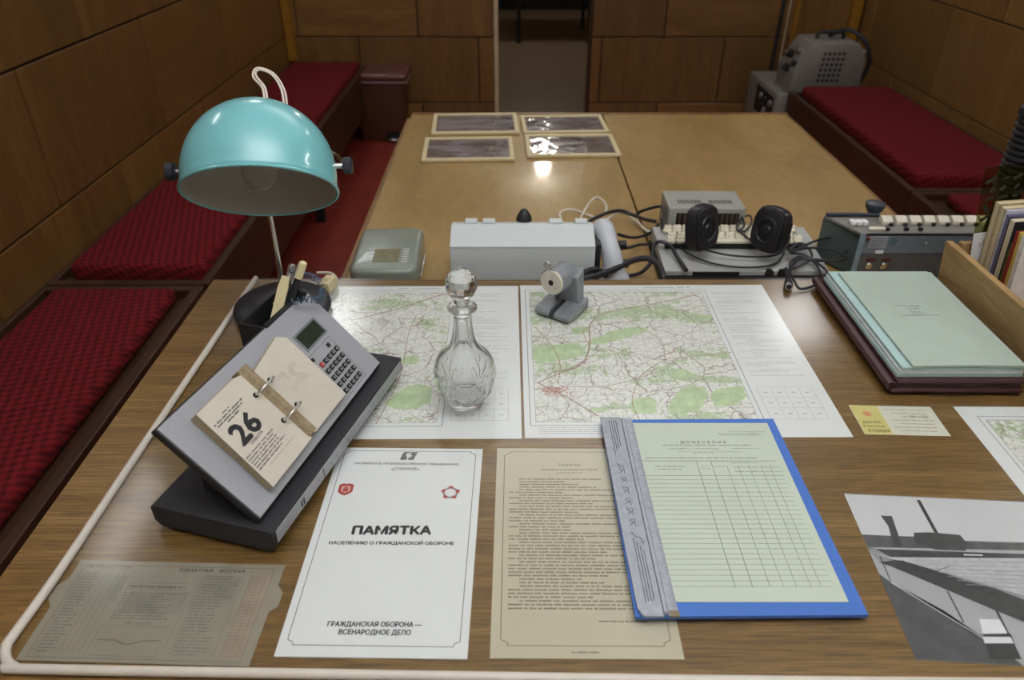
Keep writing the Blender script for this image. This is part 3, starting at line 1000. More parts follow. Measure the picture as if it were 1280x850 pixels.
# ---- yellow and white card
s = Sheet('voucher_card', 'small yellow and white printed card beside the brown folder', 'card', (0.4806, 0.8444), (0.5952, 0.8407), (0.5925, 0.7757), (0.4779, 0.7807), plain('pale_card', C(214, 214, 196), 0.7, 0, 0.04))
flatmk('yellow_panel', frect(NB(), 0.0006, s.w * 0.34, 0.0006, s.h - 0.0006, s.z + 0.00006), plain('yellow_card', C(212, 202, 128), 0.7, 0, 0.08), s.t)
m_olive = plain('olive_ink', C(110, 98, 48), 0.8)
text(s.t, 'ДЕРЖИ', (0.006, 0.0235), (0.031, 0.0235), 0.0058, m_olive, s.z + 0.0001, 0.02)
text(s.t, 'УЧАСТОК', (0.003, 0.0145), (0.034, 0.0145), 0.0058, m_olive, s.z + 0.0001, 0.02)
text(s.t, 'в порядке', (0.008, 0.0055), (0.037, 0.0055), 0.0055, m_olive, s.z + 0.0001, 0.02)
b = NB()
lathe(b, [(0.006, s.z + 0.00008), (0.006, s.z + 0.0001)], 16, T(0.019, 0.045, 0))
mk('round_seal', b, plain('salmon_ink', C(214, 150, 112), 0.8), s.t)
b = NB()
for k, (a_, e_) in enumerate(((0.40, 0.93), (0.46, 0.9), (0.58, 0.9), (0.42, 0.95), (0.5, 0.9), (0.40, 0.95), (0.45, 0.88))):
    words(b, s.w * a_, s.w * e_, s.h * (0.85 - 0.12 * k), 0.0018, s.z + 0.0001, s.rnd, 1, 0.0016)
flatmk('small_print', b, plain('lilac_ink', C(160, 140, 134), 0.8), s.t)
text(s.t, '№ 1132', (s.w * 0.68, s.h * 0.60), (s.w * 0.88, s.h * 0.60), 0.005, m_ink_soft, s.z + 0.0001, 0.01)

# ---- black and white photograph of a works by the water
s = Sheet('photograph', 'large black and white photograph of a chimney by water', 'photograph', (0.4084, 0.6680), (0.744, 0.6455), (0.728, 0.4185), (0.3913, 0.4412), plain('photo_midgrey', C(150, 152, 154), 0.35, 0, 0.04))
GREY = {}
def grey(v, var=0.05, scale=60):
    if (v, var, scale) not in GREY:
        GREY[(v, var, scale)] = plain('photo_grey', C(v, v + 1, v + 3), 0.35, 0, var, scale)
    return GREY[(v, var, scale)]
def Wd(x, y):
    # place in the printed picture -> place on the sheet (perspective of the print's own drawing grid)
    q = 1.02126775e-18 * x + 0.00038197097 * y + 1
    return ((0.000294746908 * x + 3.8737984e-20 * y + 0.400855795) / q, (5.69737612e-19 * x + -0.00015884653 * y + 0.69055125) / q)
LAY = [0]
def pic(name, v, pts, var=0.05, scale=60):
    LAY[0] += 1
    b = NB()
    q = []
    for p in pts:
        x, y = s.L(p)
        q.append((min(max(x, 0.0), s.w), min(max(y, 0.0), s.h)))
    flat(b, q, s.z + 0.00003 * LAY[0])
    flatmk(name, b, grey(v, var, scale), s.t)
def picline(name, v, p, q, w):
    LAY[0] += 1
    flatmk(name, fline(NB(), s.L(p), s.L(q), w, s.z + 0.00003 * LAY[0]), grey(v), s.t)
pic('sky_print', 206, [(0.4072, 0.6666), (0.8046, 0.6401), (0.7563, 0.5768), (0.5826, 0.5892), (0.5178, 0.5913), (0.4620, 0.5984), (0.4029, 0.6005)], 0.04, 8)
pic('far_shore_print', 92, [(0.4032, 0.6012), (0.4617, 0.5976), (0.5180, 0.5916), (0.7589, 0.5802), (0.7486, 0.5667), (0.5972, 0.5761), (0.4020, 0.5802)], 0.3, 90)
pic('water_strip_print', 176, [(0.4015, 0.5823), (0.5976, 0.5768), (0.7499, 0.5684), (0.7473, 0.5650), (0.4234, 0.5775)], 0.1, 90)
pic('works_print', 74, [(0.4641, 0.6041), (0.4838, 0.6044), (0.5158, 0.6005), (0.5171, 0.5899), (0.5104, 0.5768), (0.4767, 0.5782), (0.4582, 0.5899)], 0.3, 120)
pic('tower_print', 72, [(0.4368, 0.6306), (0.4499, 0.6298), (0.4414, 0.5823), (0.4316, 0.5812), (0.4389, 0.6139)])
pic('chimney_print', 58, [(0.4912, 0.6562), (0.4955, 0.6562), (0.4920, 0.6033), (0.4877, 0.6041)])
pic('dark_quay_print', 70, [(0.4110, 0.5795), (0.5944, 0.5714), (0.7461, 0.5634), (0.7411, 0.5568), (0.5912, 0.5660), (0.4219, 0.5677)], 0.3, 90)
pic('water_print', 190, [(0.4009, 0.5754), (0.4219, 0.5677), (0.5912, 0.5660), (0.7411, 0.5568), (0.6651, 0.4571), (0.5557, 0.5072), (0.5403, 0.5161), (0.4759, 0.5445), (0.4255, 0.5640)], 0.13, 150)
pic('ground_print', 84, [(0.3986, 0.5445), (0.4073, 0.5338), (0.4472, 0.4965), (0.4784, 0.4558), (0.4927, 0.4341), (0.6100, 0.3847), (0.3922, 0.4416)], 0.3, 40)
pic('road_print', 172, [(0.4009, 0.5741), (0.4076, 0.5617), (0.4165, 0.5552), (0.4630, 0.5237), (0.4993, 0.4985), (0.5353, 0.4732), (0.5014, 0.4170), (0.4924, 0.4336), (0.4784, 0.4558), (0.4472, 0.4965), (0.4073, 0.5338), (0.3986, 0.5445)], 0.08, 30)
pic('hedge_print', 66, [(0.4056, 0.5601), (0.4255, 0.5640), (0.4394, 0.5601), (0.4753, 0.5433), (0.4869, 0.5360), (0.5161, 0.5246), (0.5371, 0.5108), (0.5899, 0.4843), (0.5687, 0.4519), (0.5215, 0.4837), (0.4990, 0.4979), (0.4627, 0.5231), (0.4163, 0.5548)], 0.3, 120)
picline('pole_print', 60, (0.4103, 0.5684), (0.4076, 0.5345), 0.0012)
picline('pole_print', 60, (0.4623, 0.5222), (0.4597, 0.4829), 0.0018)
picline('pole_print', 60, (0.4638, 0.5487), (0.4824, 0.5552), 0.0008)
picline('pole_print', 70, (0.5010, 0.4970), (0.4934, 0.4416), 0.003)
picline('kerb_print', 214, (0.4071, 0.5332), (0.4781, 0.4553), 0.0012)
for k in range(9):
    x_ = 300 + k * 55
    y_ = 350 + k * 18.5
    pic('bush_print', 58, [Wd(x_ - 22, y_ + 6), Wd(x_ - 8, y_ - 9), Wd(x_ + 8, y_ - 8), Wd(x_ + 24, y_ + 14)], 0.3, 150)
picline('quay_gleam_print', 235, (0.5046, 0.5707), (0.5253, 0.5700), 0.0016)
for k in range(7):
    picline('ripple_print', 168, Wd(330 + k * 40, 342 + k * 17), Wd(900 + k * 20, 352 + k * 20), 0.0007)
pic('truck_print', 60, [(0.4715, 0.4691), (0.4998, 0.4691), (0.4931, 0.4411), (0.4637, 0.4416)], 0.3, 100)
pic('truck_roof_print', 226, [(0.4772, 0.4865), (0.4978, 0.4859), (0.4967, 0.4699), (0.4715, 0.4691)])
pic('truck_hood_print', 220, [(0.4698, 0.4659), (0.4974, 0.4656), (0.4966, 0.4584), (0.4677, 0.4584)])

# ================================================================ things standing on the desk
def solid(name, col, **k):
    return plain(name, col, **k)

# ---- turquoise desk lamp
m_turq = plain('turquoise_enamel', C(124, 196, 200), 0.22, 0, 0.03, 10, coat=0.4)
m_shade_in = plain('shade_inside_paint', C(176, 172, 160), 0.5, 0, 0.04)
m_lampblk = plain('black_enamel_base', C(44, 48, 56), 0.35, 0, 0.2, 80)
t = thing('desk_lamp', 'turquoise dome desk lamp on a round black base', 'lamp', (-0.391, 1.100, GT + 0.0002))
lx, ly = -0.391, 1.100
mk('base', lathe(NB(), [(0.070, 0), (0.079, 0.003), (0.0815, 0.010), (0.079, 0.016), (0.072, 0.021), (0.03, 0.0222)], 48), m_lampblk, t, True)
PX, PY = -0.408 - lx, 1.1685 - ly
mk('pole', tube(NB(), [(PX, PY, 0.02), (PX, PY, 0.272)], 0.0048, 12, 1), m_chrome, t, True)
# shade frame: axis from opening to apex points up and back
SC = Vector((-0.371 - lx, 1.045 - ly, 0.240))
yaw = rad(6)
tilt = rad(40)
Ms = T(SC.x, SC.y, SC.z, 0, 0, yaw) @ Matrix.Rotation(-tilt, 4, 'X')
RS = 0.111
prof_o, prof_i = [], []
for k in range(4):
    prof_o.append((RS + (0.0015 if k == 0 else 0), -0.004 + 0.008 * k))
for k in range(1, 17):
    a = k / 16 * PI / 2
    prof_o.append((RS * math.cos(a) if k < 16 else 0.012, 0.020 + 0.113 * math.sin(a)))
prof_i = [(max(r - 0.003, 0.011), z - (0.003 if z > 0.03 else 0)) for r, z in prof_o]
sh = mk('shade', lathe(NB(), prof_o, 64, None, None, False, False), m_turq, t, True, Ms)
sm = sh.modifiers.new('thickness', 'SOLIDIFY')
sm.thickness = 0.0012
sm.offset = 1
mk('shade_lining', lathe(NB(), [(r - 0.0035, z - (0.0035 if z > 0.03 else 0)) for r, z in prof_o], 64, None, None, False, False), m_shade_in, t, True, Ms)
mk('rim_bead', tube(NB(), [(RS * 1.004 * math.cos(2 * PI * k / 48), RS * 1.004 * math.sin(2 * PI * k / 48), -0.004) for k in range(48)], 0.0022, 8, 1, True), m_turq, t, True, Ms)
mk('socket', lathe(NB(), [(0.02, 0.075), (0.021, 0.08), (0.021, 0.12), (0.016, 0.131)], 24), m_cream_trim, t, True, Ms)
m_bulb = clear('bulb_glass', (1, 1, 1, 1), 0.8, 1.25)
bulb = mk('bulb', lathe(NB(), [(0.004, 0.0), (0.014, 0.003), (0.022, 0.010), (0.0265, 0.021), (0.027, 0.030), (0.024, 0.042), (0.018, 0.055), (0.0145, 0.066), (0.0135, 0.078)], 32), m_bulb, t, True, Ms)
mk('filament', tube(NB(), [(-0.004, 0, 0.078), (-0.009, 0, 0.045), (-0.004, 0.006, 0.042), (0.004, 0.006, 0.042), (0.009, 0, 0.045), (0.004, 0, 0.078)], 0.0007, 6, 4), m_steel, t, True, Ms)
for sx in (-1, 1):
    b = NB()
    lathe(b, [(0.010, 0), (0.013, 0.002), (0.013, 0.012), (0.010, 0.014)], 20, T(0, 0, 0, 0, sx * PI / 2, 0), fn=lambda r, z, a: r * (1 + 0.04 * math.cos(12 * a)))
    mk('knob', b, m_lampblk, t, True, Ms @ T(sx * 0.121, 0, 0.032))
    b = NB()
    cyl(b, 0.004, 0, 0.016, 12, T(0, 0, 0, 0, sx * PI / 2, 0))
    mk('knob_bolt', b, m_chrome, t, True, Ms @ T(sx * 0.109, 0, 0.032))
# yoke: chrome wire from knob to knob round the back of the dome
yk = []
pt = Vector((PX, PY + 0.004, 0.335))
for k in range(17):
    a = PI * k / 16
    yk.append((Ms @ Vector((-0.1185 * math.cos(a), 0.122 * math.sin(a) * 0.80, 0.032 + 0.122 * math.sin(a) * 0.62))))
mk('yoke', tube(NB(), yk, 0.0032, 8, 2), m_chrome, t, True)
mk('pole_joint', tube(NB(), [(PX, PY, 0.268), yk[8]], 0.007, 10, 1), m_chrome, t, True)
m_flex = plain('cream_flex', C(222, 212, 196), 0.45, 0, 0.04)
def ML(x, y, z):
    return Ms @ Vector((x, y, z))
mk('cable_loop', tube(NB(), [ML(0.018, -0.022, 0.128), ML(0.014, -0.018, 0.150), ML(0.000, -0.012, 0.172), ML(0.004, -0.008, 0.183), ML(0.022, -0.006, 0.176), ML(0.036, -0.010, 0.150), ML(0.040, -0.012, 0.120)], 0.0017, 8, 6), m_flex, t, True)
mk('cable_loop', tube(NB(), [ML(0.014, -0.022, 0.128), ML(0.010, -0.018, 0.150), ML(-0.004, -0.012, 0.170), ML(0.001, -0.006, 0.187), ML(0.024, -0.003, 0.179), ML(0.040, -0.007, 0.150), ML(0.044, -0.010, 0.118)], 0.0017, 8, 6), m_flex, t, True)
b = NB()
box(b, -0.007, 0.007, -0.004, 0.004, 0.127, 0.135, 0.001, 1)
mk('cable_clip', b, m_flex, t, False, Ms @ T(-0.022, -0.006, 0.0))

# ---- calendar set with calculator
ang = math.atan2(0.3445, 0.0981)
t = thing('desk_calendar', 'flip calendar and calculator set tilted on a black base', 'calendar', (-0.2614, 0.5684, GT + 0.0002), ang)
b = NB()
poly = [(0.006, 0.0), (0.150, 0.0), (0.157, 0.008), (0.157, 0.028), (0.153, 0.031), (0.0, 0.031), (0.0, 0.010)]
side_prism(b, poly, 0.0, 0.357, None, 0.0012)
mk('base', b, m_blackm, t)
m_silver = plain('silver_strip', C(158, 162, 166), 0.35, 0.3, 0.05)
st = mk('silver_strip', box(NB(), 0.006, 0.352, -0.0012, 0.0002, 0.011, 0.028, 0.0004, 1), m_silver, t)
b = NB()
for k in range(16):
    x = 0.10 + k * 0.0155
    frect(b, x, x + 0.0012, 0.006, 0.008, 0)
frect(b, 0.058, 0.061, 0.003, 0.012, 0)
frect(b, 0.063, 0.066, 0.003, 0.012, 0)
frect(b, 0.112, 0.1135, 0.0, 0.016, 0)
o = flatmk('scale_marks', b, m_ink, st)
o.matrix_local = T(0, -0.0014, 0.0115, PI / 2, 0, 0)
# support wedge under the panel
b = NB()
side_prism(b, [(0.030, 0.031), (0.112, 0.031), (0.112, 0.115), (0.104, 0.118)], 0.04, 0.30)
mk('support', b, m_blackm, t)
TILT = rad(45)
Mp = T(0.010, 0.018, 0.040, TILT, 0, 0)       # panel plane: local x along, local y up the slope
PW, PH = 0.314, 0.145
mk('panel_frame', box(NB(), -0.002, PW + 0.002, -0.002, PH + 0.002, -0.012, -0.0012, 0.002, 2), m_black, t, False, Mp)
m_face = plain('grey_panel_paint', C(158, 162, 166), 0.42, 0.1, 0.03, 200)
face = mk('panel_face', box(NB(), 0, PW, 0, PH, -0.002, 0.0, 0.0005, 1), m_face, t, False, Mp)
# pen tray behind the panel
b = NB()
Mt = T(0.012, 0.0, 0.0)
x0, x1, y0, y1, z0, z1 = 0.222, 0.318, 0.119, 0.162, 0.085, 0.141
box(b, x0, x1, y1 - 0.003, y1, z0, z1)
box(b, x0, x0 + 0.003, y0, y1 - 0.003, z0, z1)
box(b, x1 - 0.003, x1, y0, y1 - 0.003, z0, z1)
box(b, x0, x1, y0, y0 + 0.006, z0, z1 + 0.004)
box(b, x0 + 0.003, x1 - 0.003, y0 + 0.006, y1 - 0.003, z0, z0 + 0.003)
mk('pen_tray', b, m_black, t)
mk('tray_post', box(NB(), x0 + 0.02, x1 - 0.02, y0 + 0.006, y1 - 0.015, 0.031, z0), m_black, t)
# display
d = mk('display_bezel', box(NB(), 0.2305, 0.2865, 0.0845, 0.1125, -0.0005, 0.0006, 0.0004, 1), plain('bezel_grey', C(110, 114, 118), 0.4), t, False, Mp)
mk('display', box(NB(), 0.2345, 0.2825, 0.0875, 0.1095, 0.0, 0.0010, 0.0002, 1), plain('lcd_green', C(44, 54, 44), 0.15), d)
# keypad
b = NB()
fpoly(b, [(0.2175, 0.006), (0.2755, 0.006), (0.2795, 0.079), (0.2215, 0.079)], 0.0007, 0.0003, True)
o = flatmk('keypad_outline', b, m_ink_soft, t)
o.matrix_local = Mp
m_keyred = plain('red_key', C(170, 50, 46), 0.4)
m_keysym = plain('key_symbol', C(190, 192, 194), 0.5)
kb = None
for r_ in range(5):
    for c_ in range(5):
        kx = 0.2315 + c_ * 0.0101 - r_ * 0.0012
        ky = 0.0600 - r_ * 0.0116
        if kb is None:
            kb = mk('key', box(NB(), -0.0036, 0.0036, -0.0036, 0.0036, 0, 0.0022, 0.0006, 1), m_keyred, t, False, Mp @ T(kx, ky, 0))
            ks = flatmk('key_symbol', frect(NB(), -0.0006, 0.0008, -0.0014, 0.0014, 0.0023), m_keysym, kb)
            kred = kb
        else:
            k_ = again(kb, t, m=Mp @ T(kx, ky, 0))
            if k_.data == kred.data:
                k_.data = kred.data.copy()
                k_.data.materials[0] = m_black
                kb = k_
            again(ks, k_, loc=(0, 0, 0))
for (kx, ky) in ((0.2255, 0.073), (0.2665, 0.0715)):
    mk('switch', box(NB(), -0.0028, 0.0028, -0.0028, 0.0028, 0, 0.002, 0.0004, 1), m_black, t, False, Mp @ T(kx, ky, 0))
# page blocks
m_page = plain('calendar_page', C(200, 195, 179), 0.85, 0, 0.04, 30)
m_pagedge = plain('page_edges', C(170, 156, 126), 0.9, 0, 0.2, 300)
for nm, x0, x1, y0, y1, th, n in (('left', 0.030, 0.118, 0.013, 0.128, 0.014, 7), ('right', 0.130, 0.213, 0.013, 0.128, 0.011, 6)):
    b = NB()
    for k in range(n):
        q = R.uniform(-0.0007, 0.0007)
        za, zb_ = 0.0003 + th * k / n, 0.0003 + th * (k + 0.93) / n
        if nm == 'left':
            poly = [(x0 + q + 0.003 * (1 - k / n), y0 + q), (x1, y0 + q), (x1, y1 - 0.004), (x1 - 0.014, y1 + q), (x0 + 0.005 + q, y1 + q)]
        else:
            poly = [(x0, y0 + q), (x1 - 0.003 * (1 - k / n) + q, y0 + q), (x1 + q, y1 - 0.010 + q), (x1 - 0.012, y1 + q), (x0 + 0.002, y1 - 0.012)]
        prism(b, poly, za, zb_)
    pg = mk('page_block', b, m_pagedge, t, False, Mp)
    b = NB()
    flat(b, [(p[0], p[1]) for p in poly], th + 0.0005)
    flatmk('top_page', b, m_page, pg)
    if nm == 'left':
        for k, (ty, th_, a_, e_) in enumerate(((0.108, 0.0016, 0.058, 0.070), (0.104, 0.0018, 0.038, 0.092), (0.1005, 0.0018, 0.04, 0.088), (0.097, 0.0018, 0.054, 0.078))):
            b = NB()
            words(b, a_, e_, ty, th_, th + 0.0008, R, 1, 0.0017)
            flatmk('page_print', b, m_ink, pg)
        text(pg, '26', (0.044, 0.067), (0.084, 0.067), 0.0245, m_ink, th + 0.0008, 0.06)
        text(pg, 'СУББОТА', (0.053, 0.061), (0.076, 0.061), 0.0032, m_ink, th + 0.0008, 0.02)
        b = NB()
        for k in range(6):
            words(b, 0.030 + 0.004, 0.098 if k < 5 else 0.09, 0.0545 - k * 0.0038, 0.0019, th + 0.0008, R, R.uniform(0.8, 1), 0.0024 if k < 2 else 0.0017)
        frect(b, 0.050, 0.100, 0.0305, 0.0309, th + 0.0008)
        flatmk('page_print', b, m_ink_soft, pg)
    else:
        o = text(pg, '25', (0.150, 0.067), (0.190, 0.067), 0.0245, plain('show_through_print', C(191, 186, 170), 0.85), th + 0.0007, 0.10, flip=True)
# curled spine pages between the blocks
b = NB()
side = []
for k in range(5):
    pr = [(0.117, 0.001), (0.1165, 0.013 + 0.001 * k), (0.122, 0.020 - 0.0008 * k), (0.129, 0.020 - 0.001 * k), (0.1335, 0.011), (0.133, 0.001)]
    mm = Matrix(((1, 0, 0, 0), (0, 0, 1, 0), (0, 1, 0, 0), (0, 0, 0, 1)))
prism(b, [(0.1155, 0.0005), (0.1155, 0.0145), (0.121, 0.0205), (0.129, 0.0195), (0.134, 0.0115), (0.134, 0.0005)], 0.016, 0.130, mm)
mk('spine_pages', b, plain('brown_page_edges', C(150, 134, 106), 0.9, 0, 0.25, 160), t, False, Mp)
for yy in (0.052, 0.096):
    b = NB()
    tube(b, [(0.108, yy, 0.013), (0.108, yy, 0.021), (0.114, yy, 0.028), (0.125, yy, 0.030), (0.136, yy, 0.027), (0.142, yy, 0.019), (0.142, yy, 0.011)], 0.0017, 10, 5)
    mk('binder_ring', b, m_chrome, t, True, Mp)
    for xx, zz in ((0.108, 0.0146), (0.142, 0.0116)):
        b = NB()
        lathe(b, [(0.0035, zz), (0.0035, zz + 0.0002)], 14, T(xx, yy, 0))
        mk('punched_hole', b, m_dark, t, False, Mp)

# ---- pens in the tray
Mc = T(-0.2614, 0.5684, GT + 0.0002, 0, 0, ang)
def W3(x, y, z):
    return Mc @ Vector((x, y, z))
def pen(name, label, cat, foot, top, prof, mats, group='pens in the calendar tray'):
    f, e = W3(*foot), Vector(top)
    d = (e - f)
    L = d.length
    q = d.to_track_quat('Z', 'Y').to_matrix().to_4x4()
    t = thing(name, label, cat, f, 0, group)
    t.rotation_euler = (0, 0, 0)
    return t, q, L
m_cream = plain('cream_plastic', C(218, 208, 164), 0.4, 0, 0.04)
m_bluepen = plain('dark_blue_plastic', C(38, 44, 64), 0.35)
# flat cream stick
t, q, L = pen('paper_knife', 'flat cream plastic paper knife standing in the calendar tray', 'paper knife', (0.238, 0.140, 0.089), (-0.3060, 0.8950, 0.9450), None, None)
b = NB()
prism(b, [(-0.007, 0), (0.007, 0), (0.008, L * 0.85), (0.006, L), (-0.006, L), (-0.008, L * 0.85)], -0.0012, 0.0012, T(0, 0, 0, PI / 2, 0, 0), 0.0006)
mk('blade', b, m_cream, t, False, q)
mk('handle_band', box(NB(), -0.0085, 0.0085, -0.0016, 0.0016, L * 0.62, L * 0.64), m_cream, t, False, q)
for (nm, lb, foot, top, r_, m1, m2) in (
        ('ballpoint_pen', 'dark blue ballpoint pen leaning against the cream paper knife', (0.252, 0.137, 0.089), (-0.3000, 0.9120, 0.9550), 0.0045, m_bluepen, m_steel),
        ('ballpoint_pen', 'black ballpoint pen with a cream top in the calendar tray', (0.268, 0.143, 0.089), (-0.2780, 0.8930, 0.9680), 0.0048, m_black, m_cream),
        ('marker_pen', 'thick black marker pen at the right end of the calendar tray', (0.292, 0.141, 0.089), (-0.2860, 0.8960, 0.9250), 0.0065, m_black, m_black)):
    t, q, L = pen(nm, lb, 'pen', foot, top, None, None)
    mk('barrel', lathe(NB(), [(0.001, 0), (r_ * 0.6, 0.008), (r_, 0.016), (r_, L * 0.84)], 16), m1, t, True, q)
    mk('cap', lathe(NB(), [(r_ * 1.12, L * 0.80), (r_ * 1.15, L * 0.84), (r_ * 1.1, L * 0.985), (r_ * 0.7, L)], 16), m2, t, True, q)
    mk('clip', box(NB(), -0.0012, 0.0012, r_ * 1.05, r_ * 1.5, L * 0.72, L * 0.97, 0.0004, 1), m_steel, t, False, q)
# blue coiled cord of a chained pen
def coil(pts, rc, r, turns_per_m, n=26):
    P_ = smooth_pts(pts, n)
    out = []
    acc = 0
    for i, p in enumerate(P_):
        tdir = (P_[min(i + 1, len(P_) - 1)] - P_[max(i - 1, 0)]).normalized()
        if i:
            acc += (P_[i] - P_[i - 1]).length
        u = tdir.cross(Vector((0.2, 0.9, 0.4))).normalized()
        v = tdir.cross(u)
        a = acc * turns_per_m * 2 * PI
        out.append(p + u * rc * math.cos(a) + v * rc * math.sin(a))
    return out
b = NB()
pts = [(-0.3000, 0.9030, 0.9520), (-0.2920, 0.9020, 0.9450), (-0.2820, 0.9240, 0.9300), (-0.2750, 0.9360, 0.9150), (-0.2680, 0.9210, 0.9050), (-0.2670, 0.8880, 0.9120), (-0.2770, 0.8790, 0.9180), (-0.2900, 0.8750, 0.9180), (-0.2990, 0.8760, 0.9150)]
tube(b, coil(pts, 0.0042, 0.001, 130), 0.0009, 6, 1)
tag(mk('spiral_cable', b, plain('blue_grey_cord', C(70, 92, 112), 0.4), None, True), 'thin blue coiled cord looped over the calendar tray', 'cable')

# ---- cream cord switch behind the calendar
t = thing('cord_switch', 'small cream cord switch lying behind the calendar', 'switch', (*(-0.3302, 1.1794), GT + 0.0002), rad(-14))
mk('body', box(NB(), -0.011, 0.011, -0.018, 0.018, 0, 0.020, 0.003, 2), m_cream, t, True)
mk('rocker', box(NB(), -0.004, 0.004, -0.007, 0.007, 0.0195, 0.0235, 0.001, 1), m_cream, t)
b = NB()
cyl(b, 0.0022, 0.0195, 0.0208, 10, T(0.004, 0.013, 0))
mk('screw', b, m_steel, t, True)
mk('flex', tube(NB(), [(0, 0.0175, 0.006), (-0.004, 0.035, 0.004), (-0.02, 0.05, 0.0035), (-0.045, 0.045, 0.004)], 0.0028, 8, 6), m_flex, t, True)

# ---- cut glass decanter
m_glass = clear('decanter_glass', (0.995, 1, 0.998, 1), 0.9, 1.47)
t = thing('decanter', 'clear cut glass decanter with a round stopper', 'decanter', (-0.0655, 0.846, GT + 0.0002))
def cutfn(r, z, a):
    # fans of V-grooves round the belly, flutes up the neck
    dep = 0.0
    if 0.010 < z < 0.066 and r > 0.02:
        sec = 2 * PI / 8
        da = ((a + 0.3) % sec) - sec / 2
        u, v = 0.040 * da, z - 0.012
        for ph in (-62, -38, -13, 13, 38, 62):
            c_, s_ = math.cos(rad(ph)), math.sin(rad(ph))
            d_ = abs(u * c_ - v * s_)
            t_ = u * s_ + v * c_
            if 0.006 < t_ < 0.044:
                dep = max(dep, (1 - d_ / 0.0022) * 0.0020 * min(1, (t_ - 0.006) / 0.006, (0.044 - t_) / 0.006))
    w2 = max(0.0, 1 - ((z - 0.114) / 0.034) ** 2)
    return r - max(dep, 0) - r * 0.10 * w2 * abs(math.sin(4 * a))
outer = [(0.004, 0.0), (0.024, 0.0), (0.0265, 0.002), (0.0270, 0.008), (0.0285, 0.011), (0.0340, 0.018), (0.0385, 0.026), (0.0415, 0.036), (0.0432, 0.047), (0.0430, 0.057), (0.0405, 0.068), (0.0350, 0.078), (0.0270, 0.087), (0.0205, 0.095), (0.0165, 0.104), (0.0140, 0.115), (0.0125, 0.128), (0.0120, 0.140), (0.0125, 0.146), (0.0160, 0.150), (0.0195, 0.153), (0.0195, 0.156), (0.0160, 0.159), (0.0110, 0.1595)]
inner = [(0.0085, 0.158), (0.0080, 0.14), (0.0085, 0.128), (0.0100, 0.115), (0.0128, 0.104), (0.0170, 0.095), (0.0235, 0.087), (0.0318, 0.078), (0.0372, 0.068), (0.0396, 0.057), (0.0398, 0.047), (0.0378, 0.034), (0.0330, 0.022), (0.0250, 0.014), (0.0060, 0.0115)]
dense = []
for (a_, c_) in zip(outer[:-1], outer[1:]):
    nn = 7 if 0.008 <= a_[1] < 0.068 else 2
    for k in range(nn):
        dense.append((a_[0] + (c_[0] - a_[0]) * k / nn, a_[1] + (c_[1] - a_[1]) * k / nn))
dense.append(outer[-1])
b = NB()
lathe(b, dense, 240, None, cutfn, True, False)
lathe(b, [(0.0110, 0.1595)] + inner, 240, None, None, False, True)
bmesh.ops.remove_doubles(b, verts=b.verts, dist=0.00005)
mk('body', b, m_glass, t, True)
b = NB()
lathe(b, [(0.0066, 0.137), (0.0074, 0.152), (0.0076, 0.1605), (0.0110, 0.163), (0.0085, 0.167), (0.0100, 0.170), (0.0165, 0.175), (0.0205, 0.183), (0.0212, 0.190), (0.0190, 0.199), (0.0135, 0.206), (0.0060, 0.2085)], 14)
mk('stopper', b, m_glass, t, False)

# ---- pencil sharpener
m_sharp = plain('grey_hammer_paint', C(134, 140, 144), 0.38, 0.2, 0.15, 120, 0.15)
m_plate = plain('pale_metal_plate', C(206, 200, 186), 0.45, 0.2, 0.08)
rz = math.atan2(1.0576 - 1.097, 0.0959 - 0.0383)
t = thing('pencil_sharpener', 'grey metal desk pencil sharpener with a drum head', 'pencil sharpener', (0.0383, 1.097, GT + 0.0002), rz)
b = NB()
BW = 0.068
BD = 0.066
m45 = T()
side_prism(b, [(0.0, 0.0), (BD, 0.0), (BD, 0.018), (BD - 0.024, 0.0145), (0.004, 0.010), (0.0, 0.006)], 0, 0.0275, None, 0.0012)
mk('base_half', b, m_sharp, t)
b = NB()
side_prism(b, [(0.0, 0.0), (BD, 0.0), (BD, 0.018), (BD - 0.024, 0.0145), (0.004, 0.010), (0.0, 0.006)], 0.0375, BW, None, 0.0012)
mk('base_half', b, m_sharp, t)
b = NB()
side_prism(b, [(0.002, 0.0), (BD - 0.002, 0.0), (BD - 0.002, 0.010), (0.004, 0.004)], 0.0275, 0.0375)
mk('base_slot', b, plain('dark_slot_steel', C(62, 66, 70), 0.45, 0.3), t)
b = NB()
side_prism(b, [(BD - 0.022, 0.012), (BD - 0.002, 0.016), (BD - 0.008, 0.078), (BD - 0.030, 0.066)], 0.012, 0.060, None, 0.002)
mk('neck', b, m_sharp, t)
Mb = T(0.028, 0.008, 0.062, rad(-94), 0, 0) @ Matrix.Rotation(rad(4), 4, 'Y')
mk('drum', lathe(NB(), [(0.0195, 0.002), (0.0215, 0.005), (0.0215, 0.040), (0.0195, 0.045)], 40, None), m_sharp, t, True, Mb)
fp = mk('face_plate', lathe(NB(), [(0.0205, -0.0025), (0.0212, -0.0015), (0.0212, 0.0018)], 40), m_plate, t, True, Mb)
b = NB()
lathe(b, [(0.0048, -0.0032), (0.0048, -0.002)], 18)
mk('pencil_hole', b, m_dark, fp)
for k in range(3):
    a = 0.6 + k * 2.094
    b = NB()
    cyl(b, 0.0018, -0.0034, -0.002, 10, T(0.0115 * math.cos(a), 0.0115 * math.sin(a), 0))
    mk('screw', b, m_steel, fp, True)
b = NB()
box(b, -0.003, 0.003, -0.027, -0.0205, -0.001, 0.003, 0.0008, 1)
cyl(b, 0.0055, -0.002, 0.004, 14, T(0.0, -0.030, 0.0))
mk('thumb_latch', b, m_steel, t, True, Mb @ Matrix.Rotation(rad(-24), 4, 'Z'))
b = NB()
tube(b, [(0.0225 * math.cos(rad(a)), 0.0225 * math.sin(rad(a)), 0.001) for a in range(150, 290, 10)], 0.0012, 6, 1)
